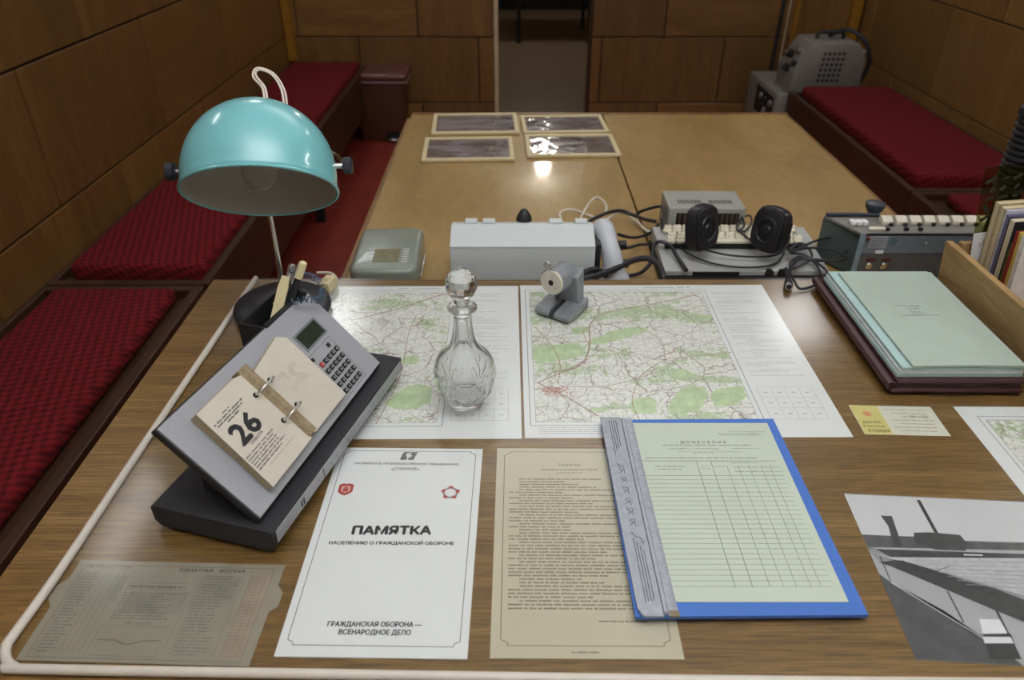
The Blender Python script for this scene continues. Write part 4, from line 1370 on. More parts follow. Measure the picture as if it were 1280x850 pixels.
mk('guard_ring', b, m_steel, t, True, Mb)

# ---- blue folder with form and ruler
m_blue = plain('blue_card', C(68, 114, 192), 0.5, 0, 0.04, 30)
FZ = GT + 0.0002
s = Sheet('folder', 'bright blue card folder lying in front of the right map', 'folder', (0.1208, 0.7994), (0.3579, 0.7994), (0.3609, 0.4857), (0.1255, 0.4810), m_blue, 0.0045, FZ)
s.paper.name = 'cover'
FTOP = FZ + 0.0001 + 0.0045
b = NB()
def slot(p):
    return p
s = Sheet('form', 'pale green ruled report form lying on the blue folder', 'form', (0.1590, 0.7930, 0.7750)[:2], (0.3430, 0.7880, 0.7750)[:2], (0.3500, 0.5020, 0.7750)[:2], (0.1570, 0.4970, 0.7750)[:2], m_green_paper, 0.0006, FTOP)
w, h, z = s.w, s.h, s.z
def F_(px, py):
    return s.L((px, py))
s.text('ДОНЕСЕНИЕ'.replace('', ' ').strip(), (0.2210, 0.7480, 0.7760)[:2], (0.2810, 0.7480, 0.7760)[:2], 0.0050, m_ink_soft, 0.02)
b = NB()
for (x0_, x1_, yy, hh) in ((0.70, 0.96, 0.935, 0.0013), (0.62, 0.93, 0.917, 0.0024), (0.64, 0.92, 0.906, 0.0011),
                          (0.21, 0.83, 0.838, 0.0024), (0.24, 0.60, 0.815, 0.0017), (0.68, 0.88, 0.818, 0.0015), (0.30, 0.74, 0.796, 0.0009), (0.40, 0.54, 0.788, 0.0013), (0.07, 0.84, 0.753, 0.0021)):
    words(b, w * x0_, w * x1_, h * yy, hh, z + 0.0001, s.rnd, 1, hh * 0.85)
for (x0_, x1_, yy, hh) in ((0.12, 0.32, 0.700, 0.0018), (0.13, 0.30, 0.682, 0.0018), (0.42, 0.49, 0.700, 0.0014), (0.42, 0.49, 0.685, 0.0014), (0.52, 0.59, 0.700, 0.0012), (0.63, 0.82, 0.722, 0.0013), (0.64, 0.96, 0.695, 0.0015), (0.64, 0.97, 0.668, 0.0017)):
    words(b, w * x0_, w * x1_, h * yy, hh, z + 0.0001, s.rnd, 1, hh * 0.8)
flatmk('form_print', b, m_ink_green, s.t)
b = NB()
fline(b, (w * 0.045, h * 0.737), (w * 0.935, h * 0.737), 0.0012, z + 0.0001)
fline(b, (w * 0.04, h * 0.645), (w * 0.955, h * 0.645), 0.0009, z + 0.0001)
for k in range(23):
    fline(b, (w * 0.04, h * (0.621 - 0.0252 * k)), (w * 0.955, h * (0.621 - 0.0252 * k)), 0.0006, z + 0.0001)
for x in (0.405, 0.502):
    fline(b, (w * x, h * 0.737), (w * x, h * 0.062), 0.0009, z + 0.0001)
for x in (0.600, 0.675, 0.748, 0.828, 0.885):
    fline(b, (w * x, h * 0.71), (w * x, h * 0.062), 0.0007, z + 0.0001)
flatmk('ruled_lines', b, m_ink_green, s.t)

m_ruler = plain('grey_ruler_metal', C(164, 170, 178), 0.5, 0.15, 0.14, 150, 0.2)
e0, e1 = Vector((0.1470, 0.4800, 0.7780)[:2]), Vector((0.1420, 0.8000, 0.7780)[:2])
Lr = (e1 - e0).length
rz = math.atan2((e1 - e0).y, (e1 - e0).x) - PI / 2
t = thing('ruler', 'worn grey metal ruler along the left of the green form', 'ruler', (e0.x, e0.y, FTOP + 0.0010), rz)
b = NB()
prism(b, [(-0.0195, 0.010), (-0.016, 0.003), (-0.0130, 0.0005), (0.006, 0.0), (0.006, Lr), (-0.0215, Lr), (-0.0205, Lr * 0.3)], 0, 0.0030, None, 0.0004)
mk('wide_blade', b, m_ruler, t)
mk('middle_rib', box(NB(), 0.0062, 0.0105, 0.003, Lr - 0.004, 0, 0.0050, 0.0006, 1), m_ruler, t)
mk('narrow_blade', box(NB(), 0.0107, 0.0215, 0.0015, Lr - 0.002, 0, 0.0020, 0.0003, 1), m_ruler, t)
mk('end_cap', box(NB(), 0.0125, 0.0222, -0.0005, 0.007, 0.0005, 0.0028, 0.0003, 1), plain('brass_cap', C(140, 132, 104), 0.4, 0.5), t)
b = NB()
k = 0
y = 0.012
while y < Lr - 0.012:
    ln = 0.0060 if k % 10 == 0 else (0.0045 if k % 5 == 0 else 0.0028)
    frect(b, 0.0212 - ln, 0.0212, y, y + 0.0004, 0.0021)
    k += 1
    y += 0.00275
flatmk('scale_marks', b, m_ink, t)
b = NB()
frect(b, 0.0108, 0.0114, 0.003, Lr - 0.004, 0.0021)
for k in range(4):
    x = -0.0100 + k * 0.0030
    frect(b, x, x + 0.0008, 0.016 + k * 0.001, 0.085 + 0.006 * (3 - k), 0.0031)
    frect(b, x - 0.001, x - 0.0002, Lr - 0.078 + 0.006 * k, Lr - 0.008, 0.0031)
fpoly(b, [(-0.011, 0.112), (-0.006, 0.104), (-0.002, 0.104), (0.001, 0.094)], 0.0009, 0.0031)
for k, yc in enumerate((0.126, 0.143, 0.160, 0.178, 0.196, 0.213)):
    fpoly(b, [(-0.004, yc - 0.006), (-0.004, yc + 0.005)], 0.0007, 0.0031)
    fpoly(b, [(-0.010, yc - 0.004), (-0.0055, yc), (-0.010, yc + 0.003)], 0.0009, 0.0031)
    if k % 2:
        fpoly(b, [(-0.010, yc + 0.004), (-0.010, yc + 0.009)], 0.0007, 0.0031)
    fpoly(b, [(-0.010, yc + 0.004), (-0.004, yc + 0.006)], 0.0006, 0.0031)
fpoly(b, [(-0.012, 0.226), (-0.007, 0.221), (-0.003, 0.222)], 0.0009, 0.0031)
flatmk('engraving', b, m_ink, t)

# ---- stacked folders at the right
m_leather = plain('brown_leatherette', C(70, 44, 46), 0.4, 0, 0.2, 120, 0.3)
t = thing('leather_binder', 'dark brown leatherette binder under the pale papers', 'binder', (0.548, 0.866, GT + 0.0002), rad(-0.5))
b = NB()
box(b, 0.0, 0.190, 0.0, 0.330, 0.0, 0.006, 0.002, 2)
mk('back_cover', b, m_leather, t, True)
b = NB()
box(b, 0.006, 0.190, 0.002, 0.326, 0.0145, 0.0195, 0.002, 2)
mk('front_cover', b, m_leather, t, True)
for k in range(4):
    r0 = 0.0095 - 0.0015 * k
    b = NB()
    tube(b, [(0.004 - r0 * 0.5 + 0.001 * k, 0.002, 0.010), (0.004 - r0 * 0.5 + 0.001 * k, 0.165, 0.0102), (0.004 - r0 * 0.5 + 0.001 * k, 0.327, 0.010)], 0.0040 + 0.0012 * (3 - k), 8, 3)
    mk('spine_fold', b, m_leather, t, True)
mk('inner_pages', box(NB(), 0.010, 0.186, 0.006, 0.322, 0.0062, 0.0142), plain('dark_inner_pages', C(66, 46, 46), 0.7), t)
BT = GT + 0.0002 + 0.0195

def soft_sheet(name, label, cat, x0, x1, y0, y1, z, th, mat, bend, group=None, nx=14, ny=10, rot=0.0, corner=0.012):
    t = thing(name, label, cat, (x0, y0, z), rot, group)
    b = NB()
    w, h = x1 - x0, y1 - y0
    top, bot = [], []
    for i in range(nx + 1):
        ct, cb = [], []
        for j in range(ny + 1):
            u, v = i / nx, j / ny
            x, y = u * w, v * h
            zz = bend(u, v)
            ct.append(b.verts.new((x, y, zz + th)))
            cb.append(b.verts.new((x, y, zz)))
        top.append(ct)
        bot.append(cb)
    for i in range(nx):
        for j in range(ny):
            b.faces.new((top[i][j], top[i + 1][j], top[i + 1][j + 1], top[i][j + 1]))
            b.faces.new((bot[i][j], bot[i][j + 1], bot[i + 1][j + 1], bot[i + 1][j]))
    for i in range(nx):
        b.faces.new((top[i][0], bot[i][0], bot[i + 1][0], top[i + 1][0]))
        b.faces.new((top[i][ny], top[i + 1][ny], bot[i + 1][ny], bot[i][ny]))
    for j in range(ny):
        b.faces.new((top[0][j], top[0][j + 1], bot[0][j + 1], bot[0][j]))
        b.faces.new((top[nx][j], bot[nx][j], bot[nx][j + 1], top[nx][j + 1]))
    mk('cover', b, mat, t, True)
    return t

m_cyan = plain('pale_blue_folder', C(170, 200, 196), 0.55, 0, 0.04, 30)
m_cyan2 = plain('pale_green_folder', C(170, 187, 173), 0.55, 0, 0.04, 20)
for k in range(3):
    soft_sheet('card_file', ('pale blue card file at the bottom of the stack on the brown binder', 'pale blue card file in the middle of the stack on the brown binder', 'pale blue card file directly under the green file')[k], 'file', 0.556 + 0.0015 * k, 0.738 - 0.002 * k, 0.876 + 0.001 * (2 - k), 1.176 - 0.001 * k, BT + 0.0003 + k * 0.0062, 0.0055, (m_cyan, plain('white_file', C(206, 216, 214), 0.6), m_cyan)[k], lambda u, v: 0.0, 'stacked files')
tt = soft_sheet('card_file', 'pale green typed card file on top of the stack', 'file', 0.5725, 0.7345, 0.874, 1.163, BT + 0.0190, 0.0032, m_cyan2, lambda u, v: 0.0015 * math.sin(u * 3.1), 'stacked files')
b = NB()
for (x0_, x1_, yy, hh) in ((0.046, 0.088, 0.168, 0.0022), (0.058, 0.086, 0.164, 0.0014), (0.062, 0.082, 0.158, 0.0026), (0.062, 0.082, 0.148, 0.0026), (0.062, 0.085, 0.143, 0.0014), (0.046, 0.105, 0.138, 0.0022)):
    words(b, x0_, x1_, yy, hh, 0.0048, R, 1, hh * 0.75)
flatmk('typed_title', b, m_ink_soft, tt)

# ---- wooden box with books
m_boxw = wood('box_pine', C(150, 118, 72), C(172, 140, 92), C(186, 156, 106), (2, 0.7, 6), 1.5, 0.6, 0, line=0.2)
t = thing('wooden_book_box', 'open plain wooden box holding books at the right edge', 'box', (0.758, 0.75, GT + 0.0002))
def BX(x0, x1, y0, y1, z0, z1, name):
    mk(name, box(NB(), x0, x1, y0, y1, z0, z1, 0.0012, 1), m_boxw, t)
b = NB()
prism(b, [(0.0, 0.0), (0.012, 0.0), (0.002, 0.098), (-0.010, 0.098)], 0.0, 0.423, Matrix(((1, 0, 0, 0), (0, 0, 1, 0), (0, 1, 0, 0), (0, 0, 0, 1))), 0.001)
mk('side_board', b, m_boxw, t)
BX(0.305, 0.317, 0.0, 0.423, 0.0, 0.098, 'side_board')
BX(0.013, 0.304, 0.412, 0.423, 0.0, 0.098, 'end_board')
BX(0.013, 0.304, 0.0, 0.010, 0.0, 0.098, 'end_board')
BX(0.013, 0.304, 0.0105, 0.4115, 0.0, 0.008, 'bottom_board')

# ---- books standing in the box, one behind the other
bx, by, bz = 0.806, 1.1510, GT + 0.0002 + 0.0084
m_pages = plain('book_pages', C(206, 196, 168), 0.9, 0, 0.12, 250)
books = [
    # thickness, height, width, cover colour, page colour, label, category
    (0.014, 0.158, 0.150, (176, 156, 112), 'thick yellowed book at the back of the wooden box', 'book'),
    (0.013, 0.156, 0.150, (190, 170, 126), 'tan bound book in front of the thick yellowed one', 'book'),
    (0.007, 0.155, 0.165, (196, 198, 206), 'pale magazine just behind the black book', 'magazine'),
    (0.006, 0.150, 0.160, (104, 104, 132), 'dull violet brochure behind the black book', 'brochure'),
    (0.017, 0.147, 0.150, (34, 34, 40), 'black bound book in the middle of the box', 'book'),
    (0.008, 0.112, 0.130, (96, 92, 50), 'short olive brown booklet in front of the black book', 'booklet'),
    (0.006, 0.136, 0.140, (150, 48, 40), 'thin red booklet behind the yellow one', 'booklet'),
    (0.006, 0.138, 0.140, (196, 178, 90), 'thin yellow booklet between the red and white ones', 'booklet'),
    (0.010, 0.136, 0.150, (214, 212, 206), 'white booklet at the front of the books in the box', 'booklet'),
]
yb = by
for i, (th, hh, wd, colr, lb, ct) in enumerate(books):
    mc = plain('book_cover', C(*colr), 0.55, 0, 0.12, 50)
    y0 = yb - th
    yb = y0 - 0.0009
    lean = rad(-4.5)
    t = thing('book', lb, ct, (bx + 0.001 * (i % 3), y0, bz + 0.0006), 0, 'books in the wooden box')
    t.rotation_euler = (0, lean, 0)
    t.location.z += 0.0
    c_ = min(0.0012, th * 0.2)
    mk('cover', box(NB(), 0, wd, 0, c_, 0, hh, 0.0002, 1), mc, t)
    mk('cover', box(NB(), 0, wd, th - c_, th, 0, hh, 0.0002, 1), mc, t)
    mk('spine', box(NB(), wd - 0.001, wd, c_, th - c_, 0, hh), mc, t)
    mk('page_block', box(NB(), 0.0015, wd - 0.0011, c_ + 0.00005, th - c_ - 0.00005, 0.0015, hh - 0.0015), m_pages if i in (0, 1, 4) else mc, t)
    t.location.z += wd * abs(math.sin(lean)) if False else 0.0125

# ---- drawing stencil leaning at the back of the box
m_sten = sheet_glass('olive_celluloid', (0.66, 0.68, 0.46, 1), 0.15, 1.4)
m_stend = plain('olive_cut_edges', C(40, 44, 28), 0.5)
t = thing('drawing_stencil', 'translucent olive drawing stencil with cut outs behind the books', 'stencil', (0.800, 1.1545, GT + 0.030), 0)
t.rotation_euler = (rad(-2), rad(-9), 0)
mk('plate', box(NB(), -0.004, 0.16, 0, 0.0014, 0, 0.205, 0.0004, 1), m_sten, t)
rn = random.Random(21)
cut0 = None
for r_ in range(9):
    for c_ in range(7):
        if r_ < 4 and c_ < 2:
            continue
        x, z_ = 0.012 + c_ * 0.021 + rn.uniform(-0.003, 0.003), 0.05 + r_ * 0.0165
        m_ = T(x, 0.0007, z_, 0, rn.uniform(0, PI), 0) @ Matrix.Diagonal((rn.uniform(0.5, 1.1), 1, rn.uniform(0.6, 1.4), 1))
        if cut0 is None:
            cut0 = mk('cut_out', side_prism(NB(), [(-0.001, -0.0025), (0.001, -0.0025), (0.001, 0.0025), (-0.001, 0.0025)], -0.008, 0.008), m_stend, t, False, m_)
        else:
            again(cut0, t, m=m_)
t = thing('index_card', 'white slip with small marks tucked behind the stencil', 'card', (0.7990, 1.1545, GT + 0.032), 0)
t.rotation_euler = (rad(-2), rad(-9), 0)
mk('card', box(NB(), -0.004, 0.036, -0.0012, -0.0004, 0.008, 0.088), m_white_paper, t)
b = NB()
for (x, y) in ((0.004, 0.024), (0.010, 0.030), (0.008, 0.062), (0.014, 0.068)):
    fpoly(b, [(x, y), (x + 0.004, y + 0.001), (x + 0.004, y + 0.006), (x, y + 0.006)], 0.0008, 0, True)
o = flatmk('pencil_marks', b, m_ink_soft, t)
o.matrix_local = T(0, -0.0014, 0, PI / 2, 0, 0)

# ---- black ribbed hose at the right edge
b = NB()
prof = []
for k in range(12):
    prof += [(0.024, 0.014 * k), (0.0285, 0.014 * k + 0.004), (0.0285, 0.014 * k + 0.009), (0.024, 0.014 * k + 0.0125)]
t = thing('ribbed_bellows', 'black ribbed rubber bellows on a stem above the stencil', 'bellows', (0.845, 1.199, GT + 0.0003), 0)
mk('bellows', lathe(NB(), [(r, z * 0.72 + 0.182) for r, z in prof], 28), m_rubber, t, True)
mk('foot', lathe(NB(), [(0.020, 0), (0.022, 0.004), (0.022, 0.012), (0.019, 0.02), (0.018, 0.181)], 28), m_rubber, t, True)
mk('mouth', lathe(NB(), [(0.026, 0.302), (0.030, 0.306), (0.029, 0.316), (0.024, 0.320)], 28), m_rubber, t, True)

# ================================================================ things on the far table
Z0 = TT + 0.0003
# ---- grey green metal case
m_case = plain('grey_green_enamel', C(136, 146, 134), 0.32, 0.1, 0.06, 12, coat=0.2)
t = thing('metal_case', 'grey green metal case with a label plate and slots', 'case', (-0.250, 1.395, Z0), rad(1.5))
b = NB()
prism(b, [(-0.072, -0.105), (0.062, -0.105), (0.062, 0.100), (-0.072, 0.100)], 0.0, 0.050)
bmesh.ops.bevel(b, geom=[e for e in b.edges if abs((e.verts[0].co - e.verts[1].co).z) > 0.01], offset=0.022, segments=5, profile=0.5, affect='EDGES')
bmesh.ops.bevel(b, geom=[e for e in b.edges if e.verts[0].co.z > 0.04 and e.verts[1].co.z > 0.04], offset=0.010, segments=3, profile=0.5, affect='EDGES')
mk('lid', b, m_case, t, True)
mk('label_plate', box(NB(), -0.030, 0.022, -0.070, -0.010, 0.0500, 0.0508, 0.0003, 1), plain('olive_plate', C(124, 122, 92), 0.4, 0.2, 0.2, 60), t)
s0 = None
for k in range(6):
    for sx in (-0.042, 0.028):
        if s0 is None:
            s0 = mk('slot', box(NB(), 0, 0.012, 0, 0.0035, 0.0496, 0.0506, 0.0003, 1), plain('pale_slot', C(198, 202, 196), 0.4), t)
            s0.location = (sx, -0.070 + k * 0.0115, 0)
        else:
            again(s0, t, (sx, -0.070 + k * 0.0115, 0))
mk('hinge_wire', tube(NB(), [(0.064, -0.06, 0.012), (0.068, -0.03, 0.026), (0.068, 0.01, 0.026), (0.064, 0.04, 0.012)], 0.0018, 6, 5), m_steel, t, True)

# ---- white desk telephone set
m_wht = plain('white_plastic', C(202, 210, 208), 0.38, 0, 0.02, 10)
t = thing('telephone_set', 'wide white plastic telephone housing with a sloped upper front', 'telephone', (0.020, 1.285, Z0), 0)
b = NB()
side_prism(b, [(0.0, 0.0), (0.105, 0.0), (0.105, 0.108), (0.062, 0.124), (0.048, 0.124), (0.0, 0.104)], -0.139, 0.139, None, 0.003)
mk('housing', b, m_wht, t)
b = NB()
for k, x in enumerate((-0.10, -0.065, 0.065, 0.115)):
    mk('top_lug', box(NB(), x - 0.012, x + 0.012, 0.058, 0.075, 0.122, 0.129, 0.001, 1), m_wht, t)
mk('dial_hood', lathe(NB(), [(0.016, 0.0), (0.014, 0.008), (0.007, 0.020), (0.003, 0.023)], 20, T(0.004, 0.090, 0.119)), m_rubber, t, True)
mk('seam_line', box(NB(), -0.139, 0.139, -0.0006, 0.0004, 0.1005, 0.1015), plain('seam_grey', C(150, 156, 160), 0.5), t)
mk('cradle', box(NB(), 0.139, 0.152, 0.015, 0.09, 0.02, 0.100, 0.003, 2), m_black, t, True)

# ---- white handset hanging at its right side
t = thing('handset', 'white telephone handset propped at the right of the telephone', 'telephone handset', (0.203, 1.306, Z0), rad(8))
m_hs = plain('white_handset_plastic', C(190, 196, 202), 0.3, 0, 0.02, 10)
b = NB()
tube(b, [(-0.004, -0.006, 0.030), (-0.006, 0.000, 0.060), (-0.012, 0.020, 0.090), (-0.014, 0.042, 0.104), (-0.014, 0.060, 0.100)], lambda u: 0.019 + 0.006 * abs(2 * u - 1) ** 2, 14, 6)
mk('grip', b, m_hs, t, True)
mk('mouthpiece', lathe(NB(), [(0.020, 0.0), (0.030, 0.004), (0.032, 0.020), (0.028, 0.034), (0.020, 0.042)], 28, T(-0.002, -0.004, 0.0)), m_hs, t, True)
mk('earpiece', lathe(NB(), [(0.020, 0.0), (0.026, 0.006), (0.027, 0.026), (0.020, 0.032)], 28, T(-0.014, 0.066, 0.066)), m_hs, t, True)
for (y, z_) in ((0.006, 0.052), (0.030, 0.082)):
    b = NB()
    cyl(b, 0.0085, 0.0, 0.014, 14, T(0.012, y, z_, 0, PI / 2, 0))
    mk('plug', b, m_rubber, t, True)

# ---- grey power unit
m_psu = plain('grey_enamel', C(156, 158, 150), 0.4, 0.05, 0.04, 20)
t = thing('power_unit', 'grey metal power unit with a slotted top and red ribbed front', 'power supply', (0.424, 1.558, Z0), rad(-1))
mk('case', box(NB(), -0.083, 0.083, -0.052, 0.052, 0.004, 0.088, 0.002, 2), m_psu, t)
for sx in (-1, 1):
    for sy in (-1, 1):
        mk('foot', cyl(NB(), 0.007, 0, 0.004, 12, T(sx * 0.068, sy * 0.038, 0)), m_rubber, t, True)
mk('front_recess', box(NB(), -0.066, 0.070, -0.0530, -0.0515, 0.012, 0.077), m_dark, t)
r0 = None
m_rib = plain('rust_red_rib', C(86, 62, 52), 0.5)
for k in range(13):
    x = -0.060 + k * 0.0102
    if r0 is None:
        r0 = mk('cooling_rib', box(NB(), 0, 0.0040, -0.0545, -0.0531, 0.014, 0.075, 0.0004, 1), m_rib, t)
        r0.location = (x, 0, 0)
    else:
        again(r0, t, (x, 0, 0))
s0 = None
for grp in (-0.058, 0.010):
    for k in range(10):
        x = grp + k * 0.0052
        if s0 is None:
            s0 = mk('vent_slot', box(NB(), 0, 0.0024, -0.024, -0.004, 0.0872, 0.0884), m_dark, t)
            s0.location = (x, 0, 0)
        else:
            again(s0, t, (x, 0, 0))
b = NB()
box(b, -0.0875, -0.0832, -0.02, 0.005, 0.022, 0.042, 0.001, 1)
mk('mains_socket', b, m_black, t)

# ---- keyboard computer
m_kbd = plain('grey_computer_case', C(166, 168, 164), 0.5, 0, 0.04, 30)
m_key = plain('cream_keycap', C(218, 212, 188), 0.5, 0, 0.03)
t = thing('keyboard_computer', 'grey home computer with cream keys and a black base', 'computer', (0.470, 1.318, Z0), 0)
b = NB()
prism(b, [(-0.172, 0.004), (0.172, 0.004), (0.168, 0.182), (-0.168, 0.182)], 0.004, 0.017)
mk('base_tray', b, m_dark, t)
b = NB()
side_prism(b, [(0.012, 0.017), (0.182, 0.017), (0.182, 0.048), (0.105, 0.044), (0.100, 0.034), (0.012, 0.028)], -0.164, 0.166, None, 0.0015)
mk('case', b, m_kbd, t)
mk('key_well', box(NB(), -0.150, 0.138, 0.098, 0.178, 0.036, 0.0445), m_dark, t)
k0 = None
for r_ in range(5):
    n = 14
    for c_ in range(n):
        x = -0.146 + 0.0205 * c_ + 0.004 * (r_ % 3)
        if x > 0.128:
            continue
        y = 0.100 + r_ * 0.0155
        zz = 0.0450 + r_ * 0.0010
        if r_ == 0 and 3 <= c_ <= 9:
            if c_ == 3:
                mk('space_bar', box(NB(), 0, 0.135, 0, 0.0145, 0, 0.007, 0.0015, 1), m_key, t).location = (x, y, zz)
            continue
        if k0 is None:
            k0 = mk('key', box(NB(), 0, 0.0182, 0, 0.0145, 0, 0.0075, 0.0018, 1), m_key, t)
            k0.location = (x, y, zz)
            l0 = flatmk('key_legend', fpoly(NB(), [(0.006, 0.005), (0.006, 0.010), (0.010, 0.010)], 0.0011, 0.0077), m_ink_soft, k0)
        else:
            q_ = again(k0, t, (x, y, zz))
            again(l0, q_, (0, 0, 0))
mk('cartridge_slot', box(NB(), -0.108, -0.014, 0.0096, 0.0125, 0.018, 0.0265), m_dark, t)
for x in (0.046, 0.072):
    b = NB()
    cyl(b, 0.0095, 0.0, 0.006, 18, T(x, 0.0165, 0.022, PI / 2, 0, 0))
    mk('round_socket', b, m_black, t, True)
b = NB()
words(b, 0.075, 0.135, 0.05, 0.004, 0.0, R, 1, 0.004)
o = flatmk('printed_mark', b, plain('red_print', C(140, 74, 66), 0.6), t)
o.matrix_local = T(0.0, 0.0, 0.0322, 0.045, 0, 0)

# ---- two black earphones on it
m_ear = plain('black_bakelite', C(36, 37, 42), 0.32, 0, 0.15, 40)
def earphone(label, loc, rz, lean):
    t = thing('earphone', label, 'earphone', loc, rz, 'earphones on the computer')
    pr = []
    for k in range(28):
        a = 2 * PI * k / 28
        ca, sa = math.cos(a), math.sin(a)
        pr.append((0.036 * math.copysign(abs(ca) ** 0.55, ca), 0.046 * math.copysign(abs(sa) ** 0.55, sa)))
    Mx = T(0, 0, 0.0475, PI / 2 - lean, 0, 0)
    b = NB()
    prism(b, pr, -0.013, 0.012, None, 0.004)
    mk('cup', b, m_ear, t, True, Mx)
    b = NB()
    prism(b, [(p[0] * 0.93, p[1] * 0.93) for p in pr], 0.0122, 0.0175, None, 0.002)
    mk('rim_cushion', b, m_rubber, t, True, Mx)
    b = NB()
    tube(b, [(0.022 * math.cos(2 * PI * k / 24), 0.025 * math.sin(2 * PI * k / 24), 0.0178) for k in range(24)], 0.0030, 8, 1, True)
    mk('ear_ring', b, m_ear, t, True, Mx)
    b = NB()
    lathe(b, [(0.011, 0.0172), (0.009, 0.0200), (0.004, 0.0208)], 20)
    mk('centre_boss', b, m_ear, t, True, Mx)
    b = NB()
    box(b, -0.012, 0.012, -0.048, -0.020, -0.026, -0.0132, 0.003, 2)
    mk('clamp_block', b, plain('grey_clamp', C(112, 114, 120), 0.4, 0.2), t, True, Mx)
    b = NB()
    tube(b, [(0.0, -0.034, -0.026), (0.004, -0.040, -0.038), (0.002, -0.048, -0.044)], 0.006, 10, 4)
    mk('cord_sleeve', b, m_rubber, t, True, Mx)
    return t
earphone('black earphone cup standing in front of the power unit', (0.382, 1.386, Z0 + 0.0500), rad(40), rad(10))
earphone('black earphone cup at the right end of the keyboard', (0.520, 1.376, Z0 + 0.0500), rad(-54), rad(8))

# ---- cables
def cable(name, label, pts, r, mat, n=8):
    b = NB()
    tube(b, pts, r, 8, n)
    return tag(mk(name, b, mat, None, True), label, 'cable')
m_cab = plain('black_cable', C(32, 33, 38), 0.45)
m_cabw = plain('white_cable', C(214, 208, 194), 0.5)
zt = TT + 0.0052
def at_t(p, dz=0.0):
    return (p[0], p[1], p[2] + dz)
cable('power_cable', 'black mains cable running behind the telephone to the power unit', [(0.1430, 1.5000, 0.7400), (0.1900, 1.5700, 0.7400), (0.2460, 1.6230, 0.7350), (0.2810, 1.6230, 0.7250), (0.3050, 1.5910, 0.7270), (0.3280, 1.5730, 0.7290)], 0.0042, m_cab)
cable('power_cable', 'black cable arching over the corner of the power unit', [(0.2930, 1.6370, 0.7150), (0.3010, 1.6190, 0.7350), (0.3360, 1.5940, 0.7570), (0.3370, 1.5440, 0.7700), (0.3290, 1.4990, 0.7650), (0.3230, 1.4750, 0.7550)], 0.0036, m_cab)
cable('white_cable', 'white cable looping behind the telephone over the pale table', [(0.1190, 1.6070, 0.7080), (0.1160, 1.6730, 0.7080), (0.1480, 1.6930, 0.7080), (0.2010, 1.6560, 0.7030), (0.2200, 1.6450, 0.7200), (0.2230, 1.6640, 0.7320), (0.2090, 1.7020, 0.7350), (0.1940, 1.7040, 0.7280), (0.1730, 1.6730, 0.7120), (0.1580, 1.6210, 0.7060)], 0.0027, m_cabw)
cable('white_cable', 'white cable running from the handset to the computer', [(0.1930, 1.5290, 0.7270), (0.2250, 1.6000, 0.7270), (0.2600, 1.6350, 0.7240), (0.2890, 1.6090, 0.7150), (0.3070, 1.5660, 0.7100), (0.3270, 1.5530, 0.7120)], 0.0030, m_cabw)
cable('handset_cable', 'upper black cable leaving the handset plug', [(0.2250, 1.4460, 0.7550), (0.2600, 1.4800, 0.7320), (0.2990, 1.5360, 0.7120), (0.3250, 1.5660, 0.7120), (0.3360, 1.5890, 0.7160)], 0.0034, m_cab)
cable('handset_cable', 'lower black cable leaving the handset toward the computer', [(0.2300, 1.4180, 0.7350), (0.2530, 1.4440, 0.7260), (0.2790, 1.4800, 0.7150), (0.3000, 1.4860, 0.7120)], 0.0034, m_cab)
cable('thick_cable', 'thick black cable looping from the telephone across to the computer', [(0.1310, 1.2290, 0.7650), (0.1500, 1.2350, 0.7650), (0.1910, 1.2710, 0.7600), (0.2360, 1.3180, 0.7570), (0.2700, 1.3320, 0.7550), (0.2900, 1.3150, 0.7480), (0.2950, 1.2860, 0.7350), (0.3010, 1.3100, 0.7150)], 0.0062, m_cab)
cable('thick_cable', 'short thick black cable rising behind the pencil sharpener', [(0.1270, 1.2380, 0.7650), (0.1440, 1.2580, 0.7650), (0.1610, 1.2700, 0.7620), (0.1720, 1.2740, 0.7550), (0.1820, 1.2760, 0.7450)], 0.0060, m_cab)
cable('data_cable', 'black cable from the computer front to the thick loop', [(0.3460, 1.3170, 0.7360), (0.3360, 1.3700, 0.7420), (0.3270, 1.3980, 0.7520), (0.3080, 1.4060, 0.7570), (0.2950, 1.4060, 0.7500), (0.2890, 1.3870, 0.7370), (0.2820, 1.3670, 0.7250), (0.2610, 1.3510, 0.7130), (0.2360, 1.3450, 0.7090)], 0.0040, m_cab)
cable('audio_cable', 'upper thin black cord sagging between the two earphones', [(0.3550, 1.3880, 0.7620), (0.3820, 1.3760, 0.7570), (0.4320, 1.3710, 0.7450), (0.4870, 1.3640, 0.7430), (0.5330, 1.3650, 0.7460), (0.5610, 1.3860, 0.7520), (0.5820, 1.4280, 0.7580)], 0.0022, m_cab)
cable('audio_cable', 'lower thin black cord sagging between the two earphones', [(0.3430, 1.3760, 0.7570), (0.3620, 1.3710, 0.7450), (0.4040, 1.3490, 0.7360), (0.4560, 1.3310, 0.7360), (0.5050, 1.3350, 0.7360), (0.5360, 1.3490, 0.7380), (0.5550, 1.3740, 0.7470)], 0.0022, m_cab)
cable('audio_cable', 'thin black cord knotted beside the power unit', [(0.4650, 1.5190, 0.7750), (0.4900, 1.5220, 0.7720), (0.4990, 1.5000, 0.7680), (0.4970, 1.4730, 0.7630), (0.4800, 1.4550, 0.7600), (0.4840, 1.4800, 0.7640), (0.5050, 1.5090, 0.7680), (0.5200, 1.5130, 0.7680), (0.5150, 1.4840, 0.7640), (0.4940, 1.4540, 0.7590), (0.4830, 1.4580, 0.7590), (0.4950, 1.4140, 0.7570)], 0.0022, m_cab)
z8 = 0.745
